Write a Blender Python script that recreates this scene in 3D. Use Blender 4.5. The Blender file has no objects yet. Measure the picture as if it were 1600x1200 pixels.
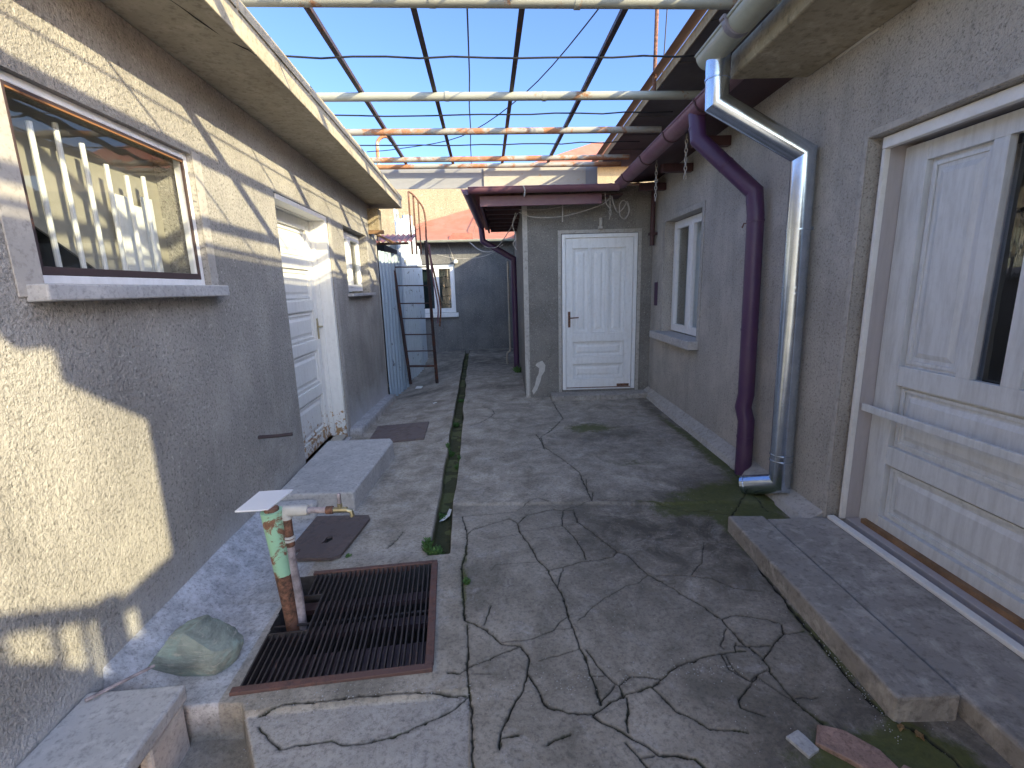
import bpy, bmesh, math, random
import numpy as np
from mathutils import Vector, Matrix, noise as mnoise
random.seed(7)
SC = bpy.context.scene
COL = SC.collection
# ---------------- camera, world, sun, exposure ----------------
cam = bpy.data.cameras.new('camera'); camo = bpy.data.objects.new('camera', cam); COL.objects.link(camo)
RM = Matrix(((0.996989,0.041056,-0.065778),(-0.07265,0.198137,-0.977478),(-0.027098,0.979314,0.200524)))
RM = Matrix([[RM[r][c]*(1) for c in range(3)] for r in range(3)])
camo.matrix_world = Matrix.Translation((0,0,1.45)) @ RM.to_4x4()
cam.sensor_width = 36.0; cam.lens = 36.0*740/1600; cam.clip_start = 0.02; cam.clip_end = 500
SC.camera = camo
world = bpy.data.worlds.new("World"); SC.world = world; world.use_nodes = True
wn = world.node_tree.nodes; wl = world.node_tree.links
sky = wn.new('ShaderNodeTexSky'); sky.sky_type = 'NISHITA'; sky.sun_disc = False
SUND = Vector((1.0,-0.87,0.54)).normalized()
EL = math.asin(SUND.z); AZ = math.atan2(SUND.x, SUND.y)
sky.sun_elevation = EL; sky.sun_rotation = AZ; sky.air_density = 1.0; sky.dust_density = 0.4; sky.ozone_density = 3.0
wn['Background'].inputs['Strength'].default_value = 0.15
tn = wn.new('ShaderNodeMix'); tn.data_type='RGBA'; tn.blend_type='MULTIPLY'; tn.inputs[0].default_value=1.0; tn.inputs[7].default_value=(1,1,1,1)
# sky tint: deep blue away from the sun; sun side brightened as added fill
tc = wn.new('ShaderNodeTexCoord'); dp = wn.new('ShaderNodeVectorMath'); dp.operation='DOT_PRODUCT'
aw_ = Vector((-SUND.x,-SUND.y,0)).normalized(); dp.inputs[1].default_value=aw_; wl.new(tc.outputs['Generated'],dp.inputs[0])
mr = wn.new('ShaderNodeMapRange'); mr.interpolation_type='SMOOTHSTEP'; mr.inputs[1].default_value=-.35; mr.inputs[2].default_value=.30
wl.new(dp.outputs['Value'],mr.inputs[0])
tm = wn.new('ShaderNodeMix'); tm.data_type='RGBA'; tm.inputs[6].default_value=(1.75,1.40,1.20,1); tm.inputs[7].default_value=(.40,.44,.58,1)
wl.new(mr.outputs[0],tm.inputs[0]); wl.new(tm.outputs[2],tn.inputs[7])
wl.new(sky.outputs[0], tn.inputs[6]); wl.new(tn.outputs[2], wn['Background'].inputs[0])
sl = bpy.data.lights.new('sun','SUN'); sl.energy = 2.0; sl.angle = math.radians(0.5); sl.color = (1.0,0.87,0.54)
slo = bpy.data.objects.new('sun', sl); COL.objects.link(slo); slo.rotation_euler = SUND.to_track_quat('Z','Y').to_euler()
SC.view_settings.view_transform = 'Standard'; SC.view_settings.look = 'None'
SC.view_settings.exposure = 2.2; SC.view_settings.gamma = 1.0
SC.render.engine = 'CYCLES'
SC.cycles.max_bounces = 8; SC.cycles.diffuse_bounces = 5; SC.cycles.transparent_max_bounces = 12

# ---------------- materials ----------------
class NT:
    def __init__(s, name):
        s.m = bpy.data.materials.new(name); s.m.use_nodes = True
        s.t = s.m.node_tree; s.n = s.t.nodes; s.b = s.n['Principled BSDF']
        g = s.n.new('ShaderNodeNewGeometry'); s.pos = g.outputs['Position']
    def lk(s,a,b): s.t.links.new(a,b)
    def noise(s, scale, detail=4, rough=.55, vec=None, dist=0, stretch=None):
        n = s.n.new('ShaderNodeTexNoise'); n.inputs['Scale'].default_value=scale; n.inputs['Detail'].default_value=detail
        n.inputs['Roughness'].default_value=rough; n.inputs['Distortion'].default_value=dist
        v = vec or s.pos
        if stretch:
            mp = s.n.new('ShaderNodeMapping'); mp.inputs['Scale'].default_value=stretch; s.lk(v,mp.inputs['Vector']); v=mp.outputs[0]
        s.lk(v,n.inputs['Vector']); return n.outputs['Fac']
    def voro(s, scale, feature='F1'):
        n = s.n.new('ShaderNodeTexVoronoi'); n.inputs['Scale'].default_value=scale; n.feature=feature
        s.lk(s.pos,n.inputs['Vector']); return n.outputs['Distance']
    def ramp(s, fac, a, b, ca=(0,0,0,1), cb=(1,1,1,1)):
        r = s.n.new('ShaderNodeValToRGB'); e=r.color_ramp.elements
        e[0].position=a; e[1].position=b; e[0].color=c4(ca); e[1].color=c4(cb); s.lk(fac,r.inputs[0]); return r.outputs[0]
    def mix(s, fac, a, b, mode='MIX'):
        n = s.n.new('ShaderNodeMix'); n.data_type='RGBA'; n.blend_type=mode
        for i,v in ((0,fac),(6,a),(7,b)):
            if isinstance(v,(int,float)): n.inputs[i].default_value=v
            elif isinstance(v,(tuple,list)): n.inputs[i].default_value=c4(v)
            else: s.lk(v,n.inputs[i])
        return n.outputs[2]
    def math(s, op, a, b=0.0, clamp=False):
        n = s.n.new('ShaderNodeMath'); n.operation=op; n.use_clamp=clamp
        for i,v in ((0,a),(1,b)):
            if isinstance(v,(int,float)): n.inputs[i].default_value=v
            else: s.lk(v,n.inputs[i])
        return n.outputs[0]
    def bump(s, h, strength, dist, prev=None):
        b = s.n.new('ShaderNodeBump'); b.inputs['Strength'].default_value=strength; b.inputs['Distance'].default_value=dist
        s.lk(h,b.inputs['Height'])
        if prev: s.lk(prev,b.inputs['Normal'])
        return b.outputs[0]
    def attr(s,name):
        a = s.n.new('ShaderNodeAttribute'); a.attribute_name=name
        sp = s.n.new('ShaderNodeSeparateColor'); s.lk(a.outputs['Color'],sp.inputs[0]); return sp.outputs, a.outputs['Alpha']
    def z(s):
        sp = s.n.new('ShaderNodeSeparateXYZ'); s.lk(s.pos,sp.inputs[0]); return sp.outputs
    def fin(s, col, rough=.8, normal=None, metal=0.0, spec=.5):
        for k,v in (('Base Color',col),('Roughness',rough),('Metallic',metal),('Specular IOR Level',spec)):
            if isinstance(v,(int,float)): s.b.inputs[k].default_value=v
            elif isinstance(v,(tuple,list)): s.b.inputs[k].default_value=c4(v)
            else: s.lk(v,s.b.inputs[k])
        if normal: s.lk(normal,s.b.inputs['Normal'])
        return s.m
def c4(c): return tuple(c) if len(c)==4 else (c[0],c[1],c[2],1)

def m_stucco(name, c1, c2, scale=60, dist=.008, stain=None):
    s=NT(name)
    h=s.math('ADD', s.math('MULTIPLY',s.noise(scale,3,.6),.7), s.math('MULTIPLY',s.noise(scale*2.7,2,.6),.35))
    big=s.ramp(s.noise(2.2,5,.6),.35,.68)
    col=s.mix(big,c1,c2)
    pits=s.ramp(s.noise(scale*1.1,3,.65),.30,.48,(0,0,0,1),(1,1,1,1))
    col=s.mix(.8,col,s.mix(pits,tuple(x*.38 for x in c1),col))
    spk=s.ramp(s.noise(scale*.8,2,.7),.60,.70)
    col=s.mix(s.math('MULTIPLY',spk,.38),col,(.66,.63,.58))
    strk=s.ramp(s.noise(1.0,6,.7,stretch=(7,7,.55)),.48,.72)
    col=s.mix(s.math('MULTIPLY',strk,.30),col,tuple(x*.5 for x in c1))
    blot=s.ramp(s.noise(.9,7,.72,dist=.7),.52,.60)
    col=s.mix(s.math('MULTIPLY',blot,.22),col,tuple(min(1,x*1.35) for x in c2))
    if stain:  # efflorescence / damp rising from the ground
        z=s.z()[2]
        f=s.math('SUBTRACT', s.math('ADD', stain[0], s.math('MULTIPLY',s.noise(3.2,5,.65),.55)), z, )
        f=s.ramp(f,.25,.62)
        col=s.mix(s.math('MULTIPLY',f,stain[2]),col,stain[1])
    n=s.bump(h,1.0,dist); n=s.bump(s.noise(6,4,.6),.5,.01,n)
    return s.fin(col,.93,n,spec=.2)
def m_concrete(name,c1,c2,c3=None,scale=9,bd=.003,rough=.88):
    s=NT(name)
    col=s.mix(s.ramp(s.noise(scale*.35,6,.62),.32,.68),c1,c2)
    col=s.mix(s.ramp(s.noise(scale*1.7,6,.7,dist=.4),.5,.75),col,c3 or tuple(x*1.35 for x in c2))
    col=s.mix(s.math('MULTIPLY',s.ramp(s.noise(scale*6,4,.7),.3,.5,(1,1,1,1),(0,0,0,1)),.55),col,tuple(x*.4 for x in c1))
    n=s.bump(s.noise(scale*10,4,.7),.7,bd*.6); n=s.bump(s.noise(scale*1.5,4,.65),.6,bd*2.5,n)
    return s.fin(col,rough,n,spec=.25)
def m_paint(name,c,dirt=(.25,.22,.18),chip=None,amt=.25,rough=.45,chipz=None,grain=True,bd=.0006):
    s=NT(name)
    st=(9,9,1.2) if grain else (1,1,1)
    col=s.mix(s.math('MULTIPLY',s.ramp(s.noise(3,6,.68,stretch=st),.42,.75),amt),c,dirt)
    col=s.mix(s.math('MULTIPLY',s.ramp(s.noise(30,4,.6),.5,.8),.15),col,dirt)
    h=s.noise(40,4,.6,stretch=(1,1,.15) if grain else None)
    n=s.bump(h,.6,bd)
    if chip:
        f=s.noise(17,6,.72,dist=.3)
        if chipz:
            z=s.z()[2]
            f=s.math('ADD',f,s.math('MULTIPLY',s.math('SUBTRACT',chipz[0],z),chipz[1]))
            f=s.math('MINIMUM',f,.66)
        m=s.ramp(f,.63,.635)
        col=s.mix(m,col,s.mix(s.noise(25,4),chip,tuple(x*.55 for x in chip)))
        n=s.bump(m,.7,-.002,n)
    return s.fin(col,rough,n)
def m_rust(name,paint,amount=.5,scale=5,rust=(.26,.085,.03),rough=.6,metal=0.0,dark=(.05,.03,.022)):
    s=NT(name)
    r=s.mix(s.ramp(s.noise(scale*5,5,.7),.35,.65),rust,dark)
    f=s.noise(scale,7,.72,dist=.5)
    a=.72-.44*amount
    m=s.ramp(f,a-.03,a+.03)
    col=s.mix(m,s.mix(s.math('MULTIPLY',s.noise(scale*3,4),.35),paint,tuple(x*.5 for x in paint)),r)
    rg=s.mix(m,(rough,)*3,(.9,)*3)
    n=s.bump(s.noise(90,4,.7),.5,.0012); n=s.bump(m,.5,-.0012,n)
    return s.fin(col,rg,n,metal)
def m_plain(name,c,rough=.6,metal=0.0,var=.25,scale=12,bd=.0005,spec=.5):
    s=NT(name)
    col=s.mix(s.ramp(s.noise(scale,5,.65),.3,.7),tuple(x*(1-var) for x in c),tuple(min(1,x*(1+var)) for x in c))
    n=s.bump(s.noise(scale*5,4,.6),.5,bd)
    return s.fin(col,rough,n,metal,spec)
def m_glass(name,tint=(.75,.8,.8),refl=.5):
    m=bpy.data.materials.new(name); m.use_nodes=True; t=m.node_tree; n=t.nodes
    n.remove(n['Principled BSDF']); out=n['Material Output']
    tr=n.new('ShaderNodeBsdfTransparent'); tr.inputs[0].default_value=c4(tint)
    gl=n.new('ShaderNodeBsdfGlossy'); gl.inputs['Roughness'].default_value=.015
    ge=n.new('ShaderNodeNewGeometry'); dt=n.new('ShaderNodeVectorMath'); dt.operation='DOT_PRODUCT'
    t.links.new(ge.outputs['Incoming'],dt.inputs[0]); t.links.new(ge.outputs['True Normal'],dt.inputs[1])
    ab=n.new('ShaderNodeMath'); ab.operation='ABSOLUTE'; t.links.new(dt.outputs['Value'],ab.inputs[0])
    om=n.new('ShaderNodeMath'); om.operation='SUBTRACT'; om.inputs[0].default_value=1.0; t.links.new(ab.outputs[0],om.inputs[1])
    pw=n.new('ShaderNodeMath'); pw.operation='POWER'; pw.inputs[1].default_value=5.0; t.links.new(om.outputs[0],pw.inputs[0])
    fr=n.new('ShaderNodeMath'); fr.operation='MULTIPLY_ADD'; fr.inputs[1].default_value=.92; fr.inputs[2].default_value=.08; t.links.new(pw.outputs[0],fr.inputs[0])
    mt=n.new('ShaderNodeMath'); mt.operation='MULTIPLY_ADD'; mt.inputs[1].default_value=1.0; mt.inputs[2].default_value=refl
    mt.use_clamp=True; t.links.new(fr.outputs[0],mt.inputs[0])
    tx=n.new('ShaderNodeTexNoise'); tx.inputs['Scale'].default_value=3; bp=n.new('ShaderNodeBump'); bp.inputs['Distance'].default_value=.004; bp.inputs['Strength'].default_value=.3
    t.links.new(tx.outputs['Fac'],bp.inputs['Height']); t.links.new(bp.outputs[0],gl.inputs['Normal'])
    mx=n.new('ShaderNodeMixShader'); t.links.new(mt.outputs[0],mx.inputs[0]); t.links.new(tr.outputs[0],mx.inputs[1]); t.links.new(gl.outputs[0],mx.inputs[2])
    t.links.new(mx.outputs[0],out.inputs[0]); return m

M={}
M['stuccoL']=m_stucco('grey_roughcast',(.31,.295,.275),(.41,.39,.36),62,.013,stain=(.27,(.56,.57,.60),.8))
M['stuccoR']=m_stucco('grey_roughcast_fine',(.42,.395,.365),(.54,.505,.465),75,.014,stain=(-.25,(.46,.45,.43),.6))
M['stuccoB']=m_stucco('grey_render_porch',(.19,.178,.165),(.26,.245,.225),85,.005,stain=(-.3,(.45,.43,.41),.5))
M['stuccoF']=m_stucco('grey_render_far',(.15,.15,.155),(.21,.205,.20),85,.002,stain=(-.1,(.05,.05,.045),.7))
M['render']=m_concrete('smooth_cement_render',(.38,.36,.33),(.47,.44,.41),(.55,.52,.48),6,.002)
M['slabL']=m_concrete('eave_concrete',(.36,.31,.23),(.48,.43,.33),(.56,.5,.4),5,.003)
M['slabR']=m_concrete('eave_concrete_stained',(.26,.22,.14),(.45,.39,.29),(.55,.48,.36),4,.003)
M['step']=m_concrete('step_concrete',(.25,.23,.21),(.39,.36,.33),(.52,.48,.44),5,.006)
M['step2']=m_concrete('step_concrete_pale',(.40,.385,.38),(.52,.50,.49),(.62,.6,.58),8,.003)
M['jamb_shaded']=m_paint('grey_jamb_shading',(.46,.43,.44),dirt=(.3,.27,.26),amt=.4)  # recess shade worked into the grey of the door jamb
M['white']=m_paint('white_gloss_paint',(.84,.84,.85),amt=.14)
M['whiteL']=m_paint('white_peeling_paint',(.78,.78,.76),amt=.15,chip=(.50,.30,.14),chipz=(.33,.42))
M['greydoor']=m_paint('dirty_cream_paint',(.68,.70,.72),dirt=(.34,.34,.34),amt=.5,chip=(.16,.09,.05),chipz=(-.02,.5))
M['whitetrim']=m_paint('white_trim_paint',(.8,.79,.77),amt=.2,grain=False)
M['brownsteel']=m_rust('brown_steel_paint',(.07,.045,.045),.15,9)
M['rustwood']=m_rust('orange_brown_paint',(.30,.14,.05),.3,7)
M['glass']=m_glass('window_glass',(.88,.9,.88),.0)
M['glassdark']=m_glass('dark_window_glass',(.55,.6,.62),.04)
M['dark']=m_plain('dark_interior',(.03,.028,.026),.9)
M['hole_dark']=m_plain('painted_hole_dark',(.004,.004,.004),.95)
M['tan']=m_plain('tan_board',(.36,.34,.30),.85,0,.12,5)
M['curtain']=m_plain('pale_net_curtain',(.6,.66,.72),.9,0,.1,3)
M['bluecurtain']=m_plain('dark_green_curtain',(.03,.05,.05),.9,0,.2,9)
M['pipeA']=m_rust('grey_green_pipe_paint',(.36,.36,.31),.24,4,rust=(.33,.17,.09),dark=(.22,.12,.07))
M['pipeB']=m_rust('rusting_pipe_paint',(.36,.33,.29),.48,3.2,rust=(.42,.19,.09),dark=(.28,.13,.07))
M['rafter']=m_rust('dark_steel_rafter',(.045,.03,.035),.3,5)
M['wire']=m_plain('black_cable',(.015,.015,.018),.6)
M['cablew']=m_plain('dirty_white_cable',(.36,.33,.30),.7)
M['purple']=m_paint('purple_gutter_paint',(.072,.030,.088),dirt=(.12,.07,.10),amt=.5,rough=.42,grain=False,bd=.004)
M['purpleG']=m_paint('faded_maroon_gutter_paint',(.165,.07,.10),dirt=(.27,.17,.16),amt=.6,rough=.5,grain=False,bd=.004)
M['maroonwood']=m_paint('maroon_eave_boards',(.07,.028,.032),dirt=(.02,.015,.015),amt=.5,rough=.6)
M['zinc']=m_plain('galvanised_zinc',(.58,.66,.78),.22,1.0,.12,14,.0006)
M['pvc']=m_plain('pale_grey_green_gutter',(.33,.34,.28),.38,0,.12,8)
M['pvcdark']=m_plain('grey_gutter_lip',(.20,.19,.22),.4,0,.2,8)
M['orangeroof']=m_paint('faded_red_roof_paint',(.40,.14,.09),dirt=(.34,.22,.17),amt=.7,rough=.7,grain=False)
M['brightred']=m_plain('fresh_red_paint',(.62,.12,.07),.6)
M['beige']=m_stucco('beige_far_wall',(.30,.25,.175),(.33,.275,.19),40,.002)
M['whitesheet']=m_rust('whitewashed_sheet',(.30,.30,.315),.16,6,rust=(.3,.26,.22),dark=(.35,.33,.31))
M['whitesheet2']=m_rust('whitewashed_sheet_spotted',(.44,.41,.35),.24,8,rust=(.45,.30,.18),dark=(.4,.3,.22))
M['bluesheet']=m_rust('blue_grey_metal_sheet',(.36,.45,.55),.16,5,rust=(.12,.12,.13),dark=(.06,.07,.08),rough=.5)
M['bluesheet2']=m_rust('weathered_blue_sheet',(.55,.62,.68),.22,6,rust=(.16,.15,.14),dark=(.1,.1,.1),rough=.55)
M['ladder']=m_rust('brown_ladder_paint',(.045,.028,.03),.4,6,rust=(.12,.045,.03))
M['awning']=m_plain('maroon_corrugated_sheet',(.20,.08,.085),.5,0,.2,6)
M['wood']=m_plain('weathered_wood',(.22,.13,.07),.85,0,.35,8)
M['grate']=m_rust('grate_rust',(.13,.07,.06),.5,9,rust=(.19,.09,.07),dark=(.09,.055,.05))
M['gratebar']=m_rust('dark_grate_bars',(.045,.036,.036),.22,12,rust=(.18,.10,.08))
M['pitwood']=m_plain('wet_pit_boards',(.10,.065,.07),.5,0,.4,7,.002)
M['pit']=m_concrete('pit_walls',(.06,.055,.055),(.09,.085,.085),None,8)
M['hatch']=m_rust('brown_rusty_plate',(.11,.085,.085),.5,6,rust=(.155,.115,.105),dark=(.09,.075,.075))
M['manhole']=m_rust('brown_manhole_plate',(.15,.115,.11),.5,4,rust=(.21,.16,.145),dark=(.12,.095,.09))
M['mint']=m_rust('mint_green_peeling_paint',(.36,.62,.42),.46,10,rust=(.30,.14,.08),dark=(.16,.09,.06))
M['rust']=m_rust('rusty_iron',(.20,.10,.07),.7,9,rust=(.26,.12,.075))
M['tile']=m_plain('white_ceramic_tile',(.78,.77,.80),.25,0,.03,4,.0001)
M['brass']=m_plain('brass_tap',(.42,.36,.22),.4,.8,.2,20)
M['limed']=m_plain('scaled_pipe',(.33,.28,.29),.85,0,.5,22,.004)
M['earth']=m_concrete('pale_yard_cement',(.36,.33,.28),(.44,.41,.35),None,3,.01)
M['plaster']=m_plain('plaster_patch',(.52,.50,.47),.9,0,.1,20,.003)
M['leaf']=m_plain('weed_leaf',(.075,.155,.04),.65,0,.5,60)
M['deadleaf']=m_plain('dead_leaf',(.22,.14,.06),.8,0,.4,60)
M['terracotta']=m_concrete('broken_brick',(.24,.155,.125),(.34,.225,.185),None,14,.004)
M['paper']=m_plain('white_litter',(.65,.64,.62),.8,0,.1,30)
M['chain']=m_plain('galvanised_chain',(.42,.38,.33),.5,.6,.2,30)
M['block']=m_concrete('grey_concrete_block',(.38,.375,.38),(.48,.47,.47),(.56,.55,.54),9,.002)
M['drip']=m_paint('brown_tin_edge',(.20,.105,.075),dirt=(.3,.2,.15),amt=.5,grain=False)
M['tanfascia']=m_concrete('tan_fascia',(.32,.24,.15),(.40,.31,.2),None,5,.001)
M['darksheet']=m_plain('dark_soffit_sheet',(.12,.108,.11),.7,0,.25,3,.001)
M['bulb']=m_plain('white_enamel',(.75,.74,.7),.4)

def m_rock():
    s=NT('green_grey_rock')
    col=s.mix(s.ramp(s.noise(7,7,.7,dist=.8),.35,.65),(.16,.185,.165),(.38,.43,.38))
    col=s.mix(s.ramp(s.noise(4,5,.6,dist=2),.5,.62),col,(.32,.41,.37))
    col=s.mix(s.ramp(s.noise(16,6,.7,stretch=(1,1,4)),.56,.72),col,(.5,.48,.42))
    n=s.bump(s.noise(26,8,.78),1.0,.010); n=s.bump(s.noise(7,5,.7,stretch=(1,1,4)),.8,.02,n)
    return s.fin(col,.78,n)
M['rock']=m_rock()

def m_ground():
    s=NT('cracked_concrete_yard')
    (r,g,b),al=s.attr('mask'); (r2,g2,b2),_=s.attr('mask2')
    base=s.mix(s.ramp(s.noise(2.6,8,.72,dist=.5),.36,.64),(.215,.19,.155),(.49,.43,.36))
    base=s.mix(b,base,s.mix(s.ramp(s.noise(4.5,8,.72,dist=.4),.38,.62),(.27,.235,.19),(.55,.485,.41)))         # paler, newer slab
    base=s.mix(r2,base,s.mix(s.noise(9,6,.7),(.26,.235,.215),(.60,.56,.52)))  # rough pale patch
    base=s.mix(g2,base,s.mix(s.ramp(s.noise(12,5,.7),.4,.65),(.38,.39,.42),(.60,.61,.66)))     # bluish lime render
    # scuffed pale patches and pores
    sc=s.ramp(s.noise(6.5,9,.78,dist=.6),.54,.72)
    base=s.mix(s.math('MULTIPLY',sc,.7),base,(.52,.49,.475))
    fine=s.ramp(s.noise(55,6,.8),.36,.52,(1,1,1,1),(0,0,0,1))
    base=s.mix(s.math('MULTIPLY',fine,.5),base,(.06,.056,.055))
    spk=s.ramp(s.noise(48,3,.8),.70,.74)
    base=s.mix(s.math('MULTIPLY',spk,.6),base,(.7,.67,.64))
    # damp
    dm=s.math('MULTIPLY',b2,s.ramp(s.noise(4.2,8,.75,dist=.6),.34,.56))
    base=s.mix(s.math('MULTIPLY',dm,.85),base,(.065,.055,.042))
    # moss
    ms=s.ramp(s.math('ADD',g,s.math('MULTIPLY',s.noise(11,8,.8),1.05)),.80,1.08)
    base=s.mix(s.math('MULTIPLY',ms,.85),base,s.mix(s.noise(40,4),(.04,.055,.012),(.135,.145,.035)))
    soil=s.mix(s.noise(60,3),(.006,.0055,.005),(.02,.017,.012))
    base=s.mix(s.math('SUBTRACT',1.0,al),base,(.05,.047,.043))
    base=s.mix(r,base,soil)
    n=s.bump(s.noise(95,5,.75),.8,.0022); n=s.bump(s.noise(14,6,.7),.7,.009,n)
    rough=s.mix(dm,(.9,)*3,(.62,)*3)
    return s.fin(base,rough,n,spec=.3)
M['ground']=m_ground()
# ---------------- geometry helpers ----------------
FR = Matrix.Translation((1.85,0,0)) @ Matrix.Rotation(math.atan2(-.0599,.9982),4,'Z')   # right wing stands slightly askew
ID = Matrix.Identity(4)
def Tleft(x0):   # u along +y, v up, w out of the wall towards +x
    return lambda u,v,w: (x0+w,u,v)
def Tright(x0):  # local frame of the right wing: u along y, w out of wall towards -x
    return lambda u,v,w: (x0-w,u,v)
def Tfront(y0):  # wall seen from the camera: u along x, w towards -y
    return lambda u,v,w: (u,y0-w,v)
XYZ=lambda u,v,w:(u,v,w)
class MB:
    def __init__(s,T=XYZ,F=ID): s.v=[]; s.f=[]; s.T=T; s.F=F
    def add(s,vs,fs):
        k=len(s.v)
        for p in vs: s.v.append(s.F@Vector(s.T(*p)))
        for f in fs: s.f.append([k+i for i in f])
        return s
    def box(s,a0,a1,b0,b1,c0,c1):
        vs=[(x,y,z) for x in (a0,a1) for y in (b0,b1) for z in (c0,c1)]
        return s.add(vs,[(0,1,3,2),(4,6,7,5),(0,4,5,1),(2,3,7,6),(0,2,6,4),(1,5,7,3)])
    def prism(s,poly,c0,c1):   # polygon in (a,b), extruded along c
        n=len(poly); vs=[(p[0],p[1],c0) for p in poly]+[(p[0],p[1],c1) for p in poly]
        fs=[tuple(range(n)),tuple(range(2*n-1,n-1,-1))]+[(i,(i+1)%n,n+(i+1)%n,n+i) for i in range(n)]
        return s.add(vs,fs)
    def tube(s,pts,r,seg=10,caps=True,r2=None,flat=None):
        pts=[s.F@Vector(s.T(*p)) for p in pts]; n=len(pts); k=len(s.v)
        prev=None
        for i,p in enumerate(pts):
            if i==0: d=pts[1]-p
            elif i==n-1: d=p-pts[-2]
            else: d=(pts[i+1]-p).normalized()+(p-pts[i-1]).normalized()
            d.normalize()
            if prev is None:
                a=Vector((0,0,1)) if abs(d.z)<.9 else Vector((1,0,0)); u=d.cross(a).normalized()
            else:
                u=(prev-d*prev.dot(d)).normalized()
            prev=u; w=d.cross(u)
            rr=r if not isinstance(r,(list,tuple)) else r[i]
            m=1.0
            if 0<i<n-1:
                c=(pts[i+1]-p).normalized().dot(d); m=1/max(c,.45)
            for j in range(seg):
                t=2*math.pi*j/seg
                s.v.append(p+(u*math.cos(t)+w*math.sin(t))*rr*(m if False else 1))
        for i in range(n-1):
            for j in range(seg):
                a=k+i*seg+j; b=k+i*seg+(j+1)%seg
                s.f.append([a,b,b+seg,a+seg])
        if caps: s.f.append([k+j for j in range(seg)][::-1]); s.f.append([k+(n-1)*seg+j for j in range(seg)])
        return s
    def mitre(s,pts,r,seg=20,cap=True):   # straight pipe runs that meet at hard mitred elbows
        P=[s.F@Vector(s.T(*p)) for p in pts]; n=len(P); k=len(s.v)
        d0=(P[1]-P[0]).normalized(); a=Vector((0,0,1)) if abs(d0.z)<.9 else Vector((1,0,0))
        u=d0.cross(a).normalized(); w=d0.cross(u)
        ring=[P[0]+(u*math.cos(2*math.pi*j/seg)+w*math.sin(2*math.pi*j/seg))*r for j in range(seg)]
        s.v+=ring
        for i in range(1,n):
            d=(P[i]-P[i-1]).normalized()
            nn=d if i==n-1 else (d+(P[i+1]-P[i]).normalized()).normalized()
            ring=[q+d*((P[i]-q).dot(nn)/d.dot(nn)) for q in ring]; s.v+=ring
        for i in range(n-1):
            for j in range(seg):
                A=k+i*seg+j; B=k+i*seg+(j+1)%seg; s.f.append([A,B,B+seg,A+seg])
        if cap: s.f.append([k+j for j in range(seg)][::-1]); s.f.append([k+(n-1)*seg+j for j in range(seg)])
        return s
    def gutter(s,p0,p1,r,seg=12,th=.004,lip=.008):   # half-round open trough, with beads on both lips
        A=s.F@Vector(s.T(*p0)); B=s.F@Vector(s.T(*p1)); d=(B-A).normalized(); u=d.cross(Vector((0,0,1))).normalized(); w=Vector((0,0,1))
        k=len(s.v); prof=[]
        for j in range(seg+1):
            t=math.pi+math.pi*j/seg; prof.append((math.cos(t)*r,math.sin(t)*r))
        for j in range(seg,-1,-1):
            t=math.pi+math.pi*j/seg; prof.append((math.cos(t)*(r-th),math.sin(t)*(r-th)))
        m=len(prof)
        for P in (A,B):
            for a,b in prof: s.v.append(P+u*a+w*b)
        for j in range(m): s.f.append([k+j,k+(j+1)%m,k+m+(j+1)%m,k+m+j])
        s.f.append([k+j for j in range(seg+1)][::-1]+[]) ; s.f.append([k+m+j for j in range(seg+1)])
        k=len(s.v)
        for sg in (-1,1):
            F,T=s.F,s.T; s.F=ID; s.T=XYZ
            s.tube([tuple(A+u*sg*r),tuple(B+u*sg*r)],lip,8); s.F,s.T=F,T
        return s
    def build(s,name,mat,parent=None,bev=0,smooth=False,wobble=0,sub=0,sharp=40):
        if parent: mw=MWR.get(parent.name, parent.matrix_world.copy())
        elif name in NOORG: mw=ID.copy()
        else:
            xs=[p.x for p in s.v]; ys=[p.y for p in s.v]
            mw=Matrix.Translation(((min(xs)+max(xs))/2,(min(ys)+max(ys))/2,min(p.z for p in s.v)))
        inv=mw.inverted()
        me=bpy.data.meshes.new(name)
        me.from_pydata([tuple(inv@p) for p in s.v],[],s.f)
        bm=bmesh.new(); bm.from_mesh(me)
        bmesh.ops.remove_doubles(bm,verts=bm.verts,dist=1e-5)
        bmesh.ops.recalc_face_normals(bm,faces=bm.faces)
        if sub: 
            bmesh.ops.subdivide_edges(bm,edges=bm.edges,cuts=sub,use_grid_fill=True)
        if wobble:
            for v in bm.verts:
                q=v.co*9; v.co+=mnoise.noise_vector(q)*wobble+mnoise.noise_vector(q*4)*wobble*.4
        bm.to_mesh(me); bm.free()
        o=bpy.data.objects.new(name,me); COL.objects.link(o); me.materials.append(M[mat] if isinstance(mat,str) else mat)
        if smooth: 
            me.polygons.foreach_set('use_smooth',[True]*len(me.polygons))
            try: me.set_sharp_from_angle(angle=math.radians(sharp))
            except Exception: pass
        if bev:
            b=o.modifiers.new('bevel','BEVEL'); b.width=bev; b.segments=2; b.limit_method='ANGLE'; b.angle_limit=math.radians(35); b.harden_normals=False
        MWR[o.name]=mw
        if parent: o.parent=parent; o.matrix_parent_inverse=ID
        else: o.matrix_basis=mw
        return o
NOORG=set(); MWR={}
def tag(o,label=None,cat=None,group=None,kind=None):
    if label: o['label']=label
    if cat: o['category']=cat
    if group: o['group']=group
    if kind: o['kind']=kind
    return o
def thing(name,label,cat,loc=(0,0,0),F=ID,group=None):
    o=bpy.data.objects.new(name,None); COL.objects.link(o); o.empty_display_size=.1
    o.matrix_world=Matrix.Translation(F@Vector(loc)); o.matrix_basis=o.matrix_world.copy(); return tag(o,label,cat,group)
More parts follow.
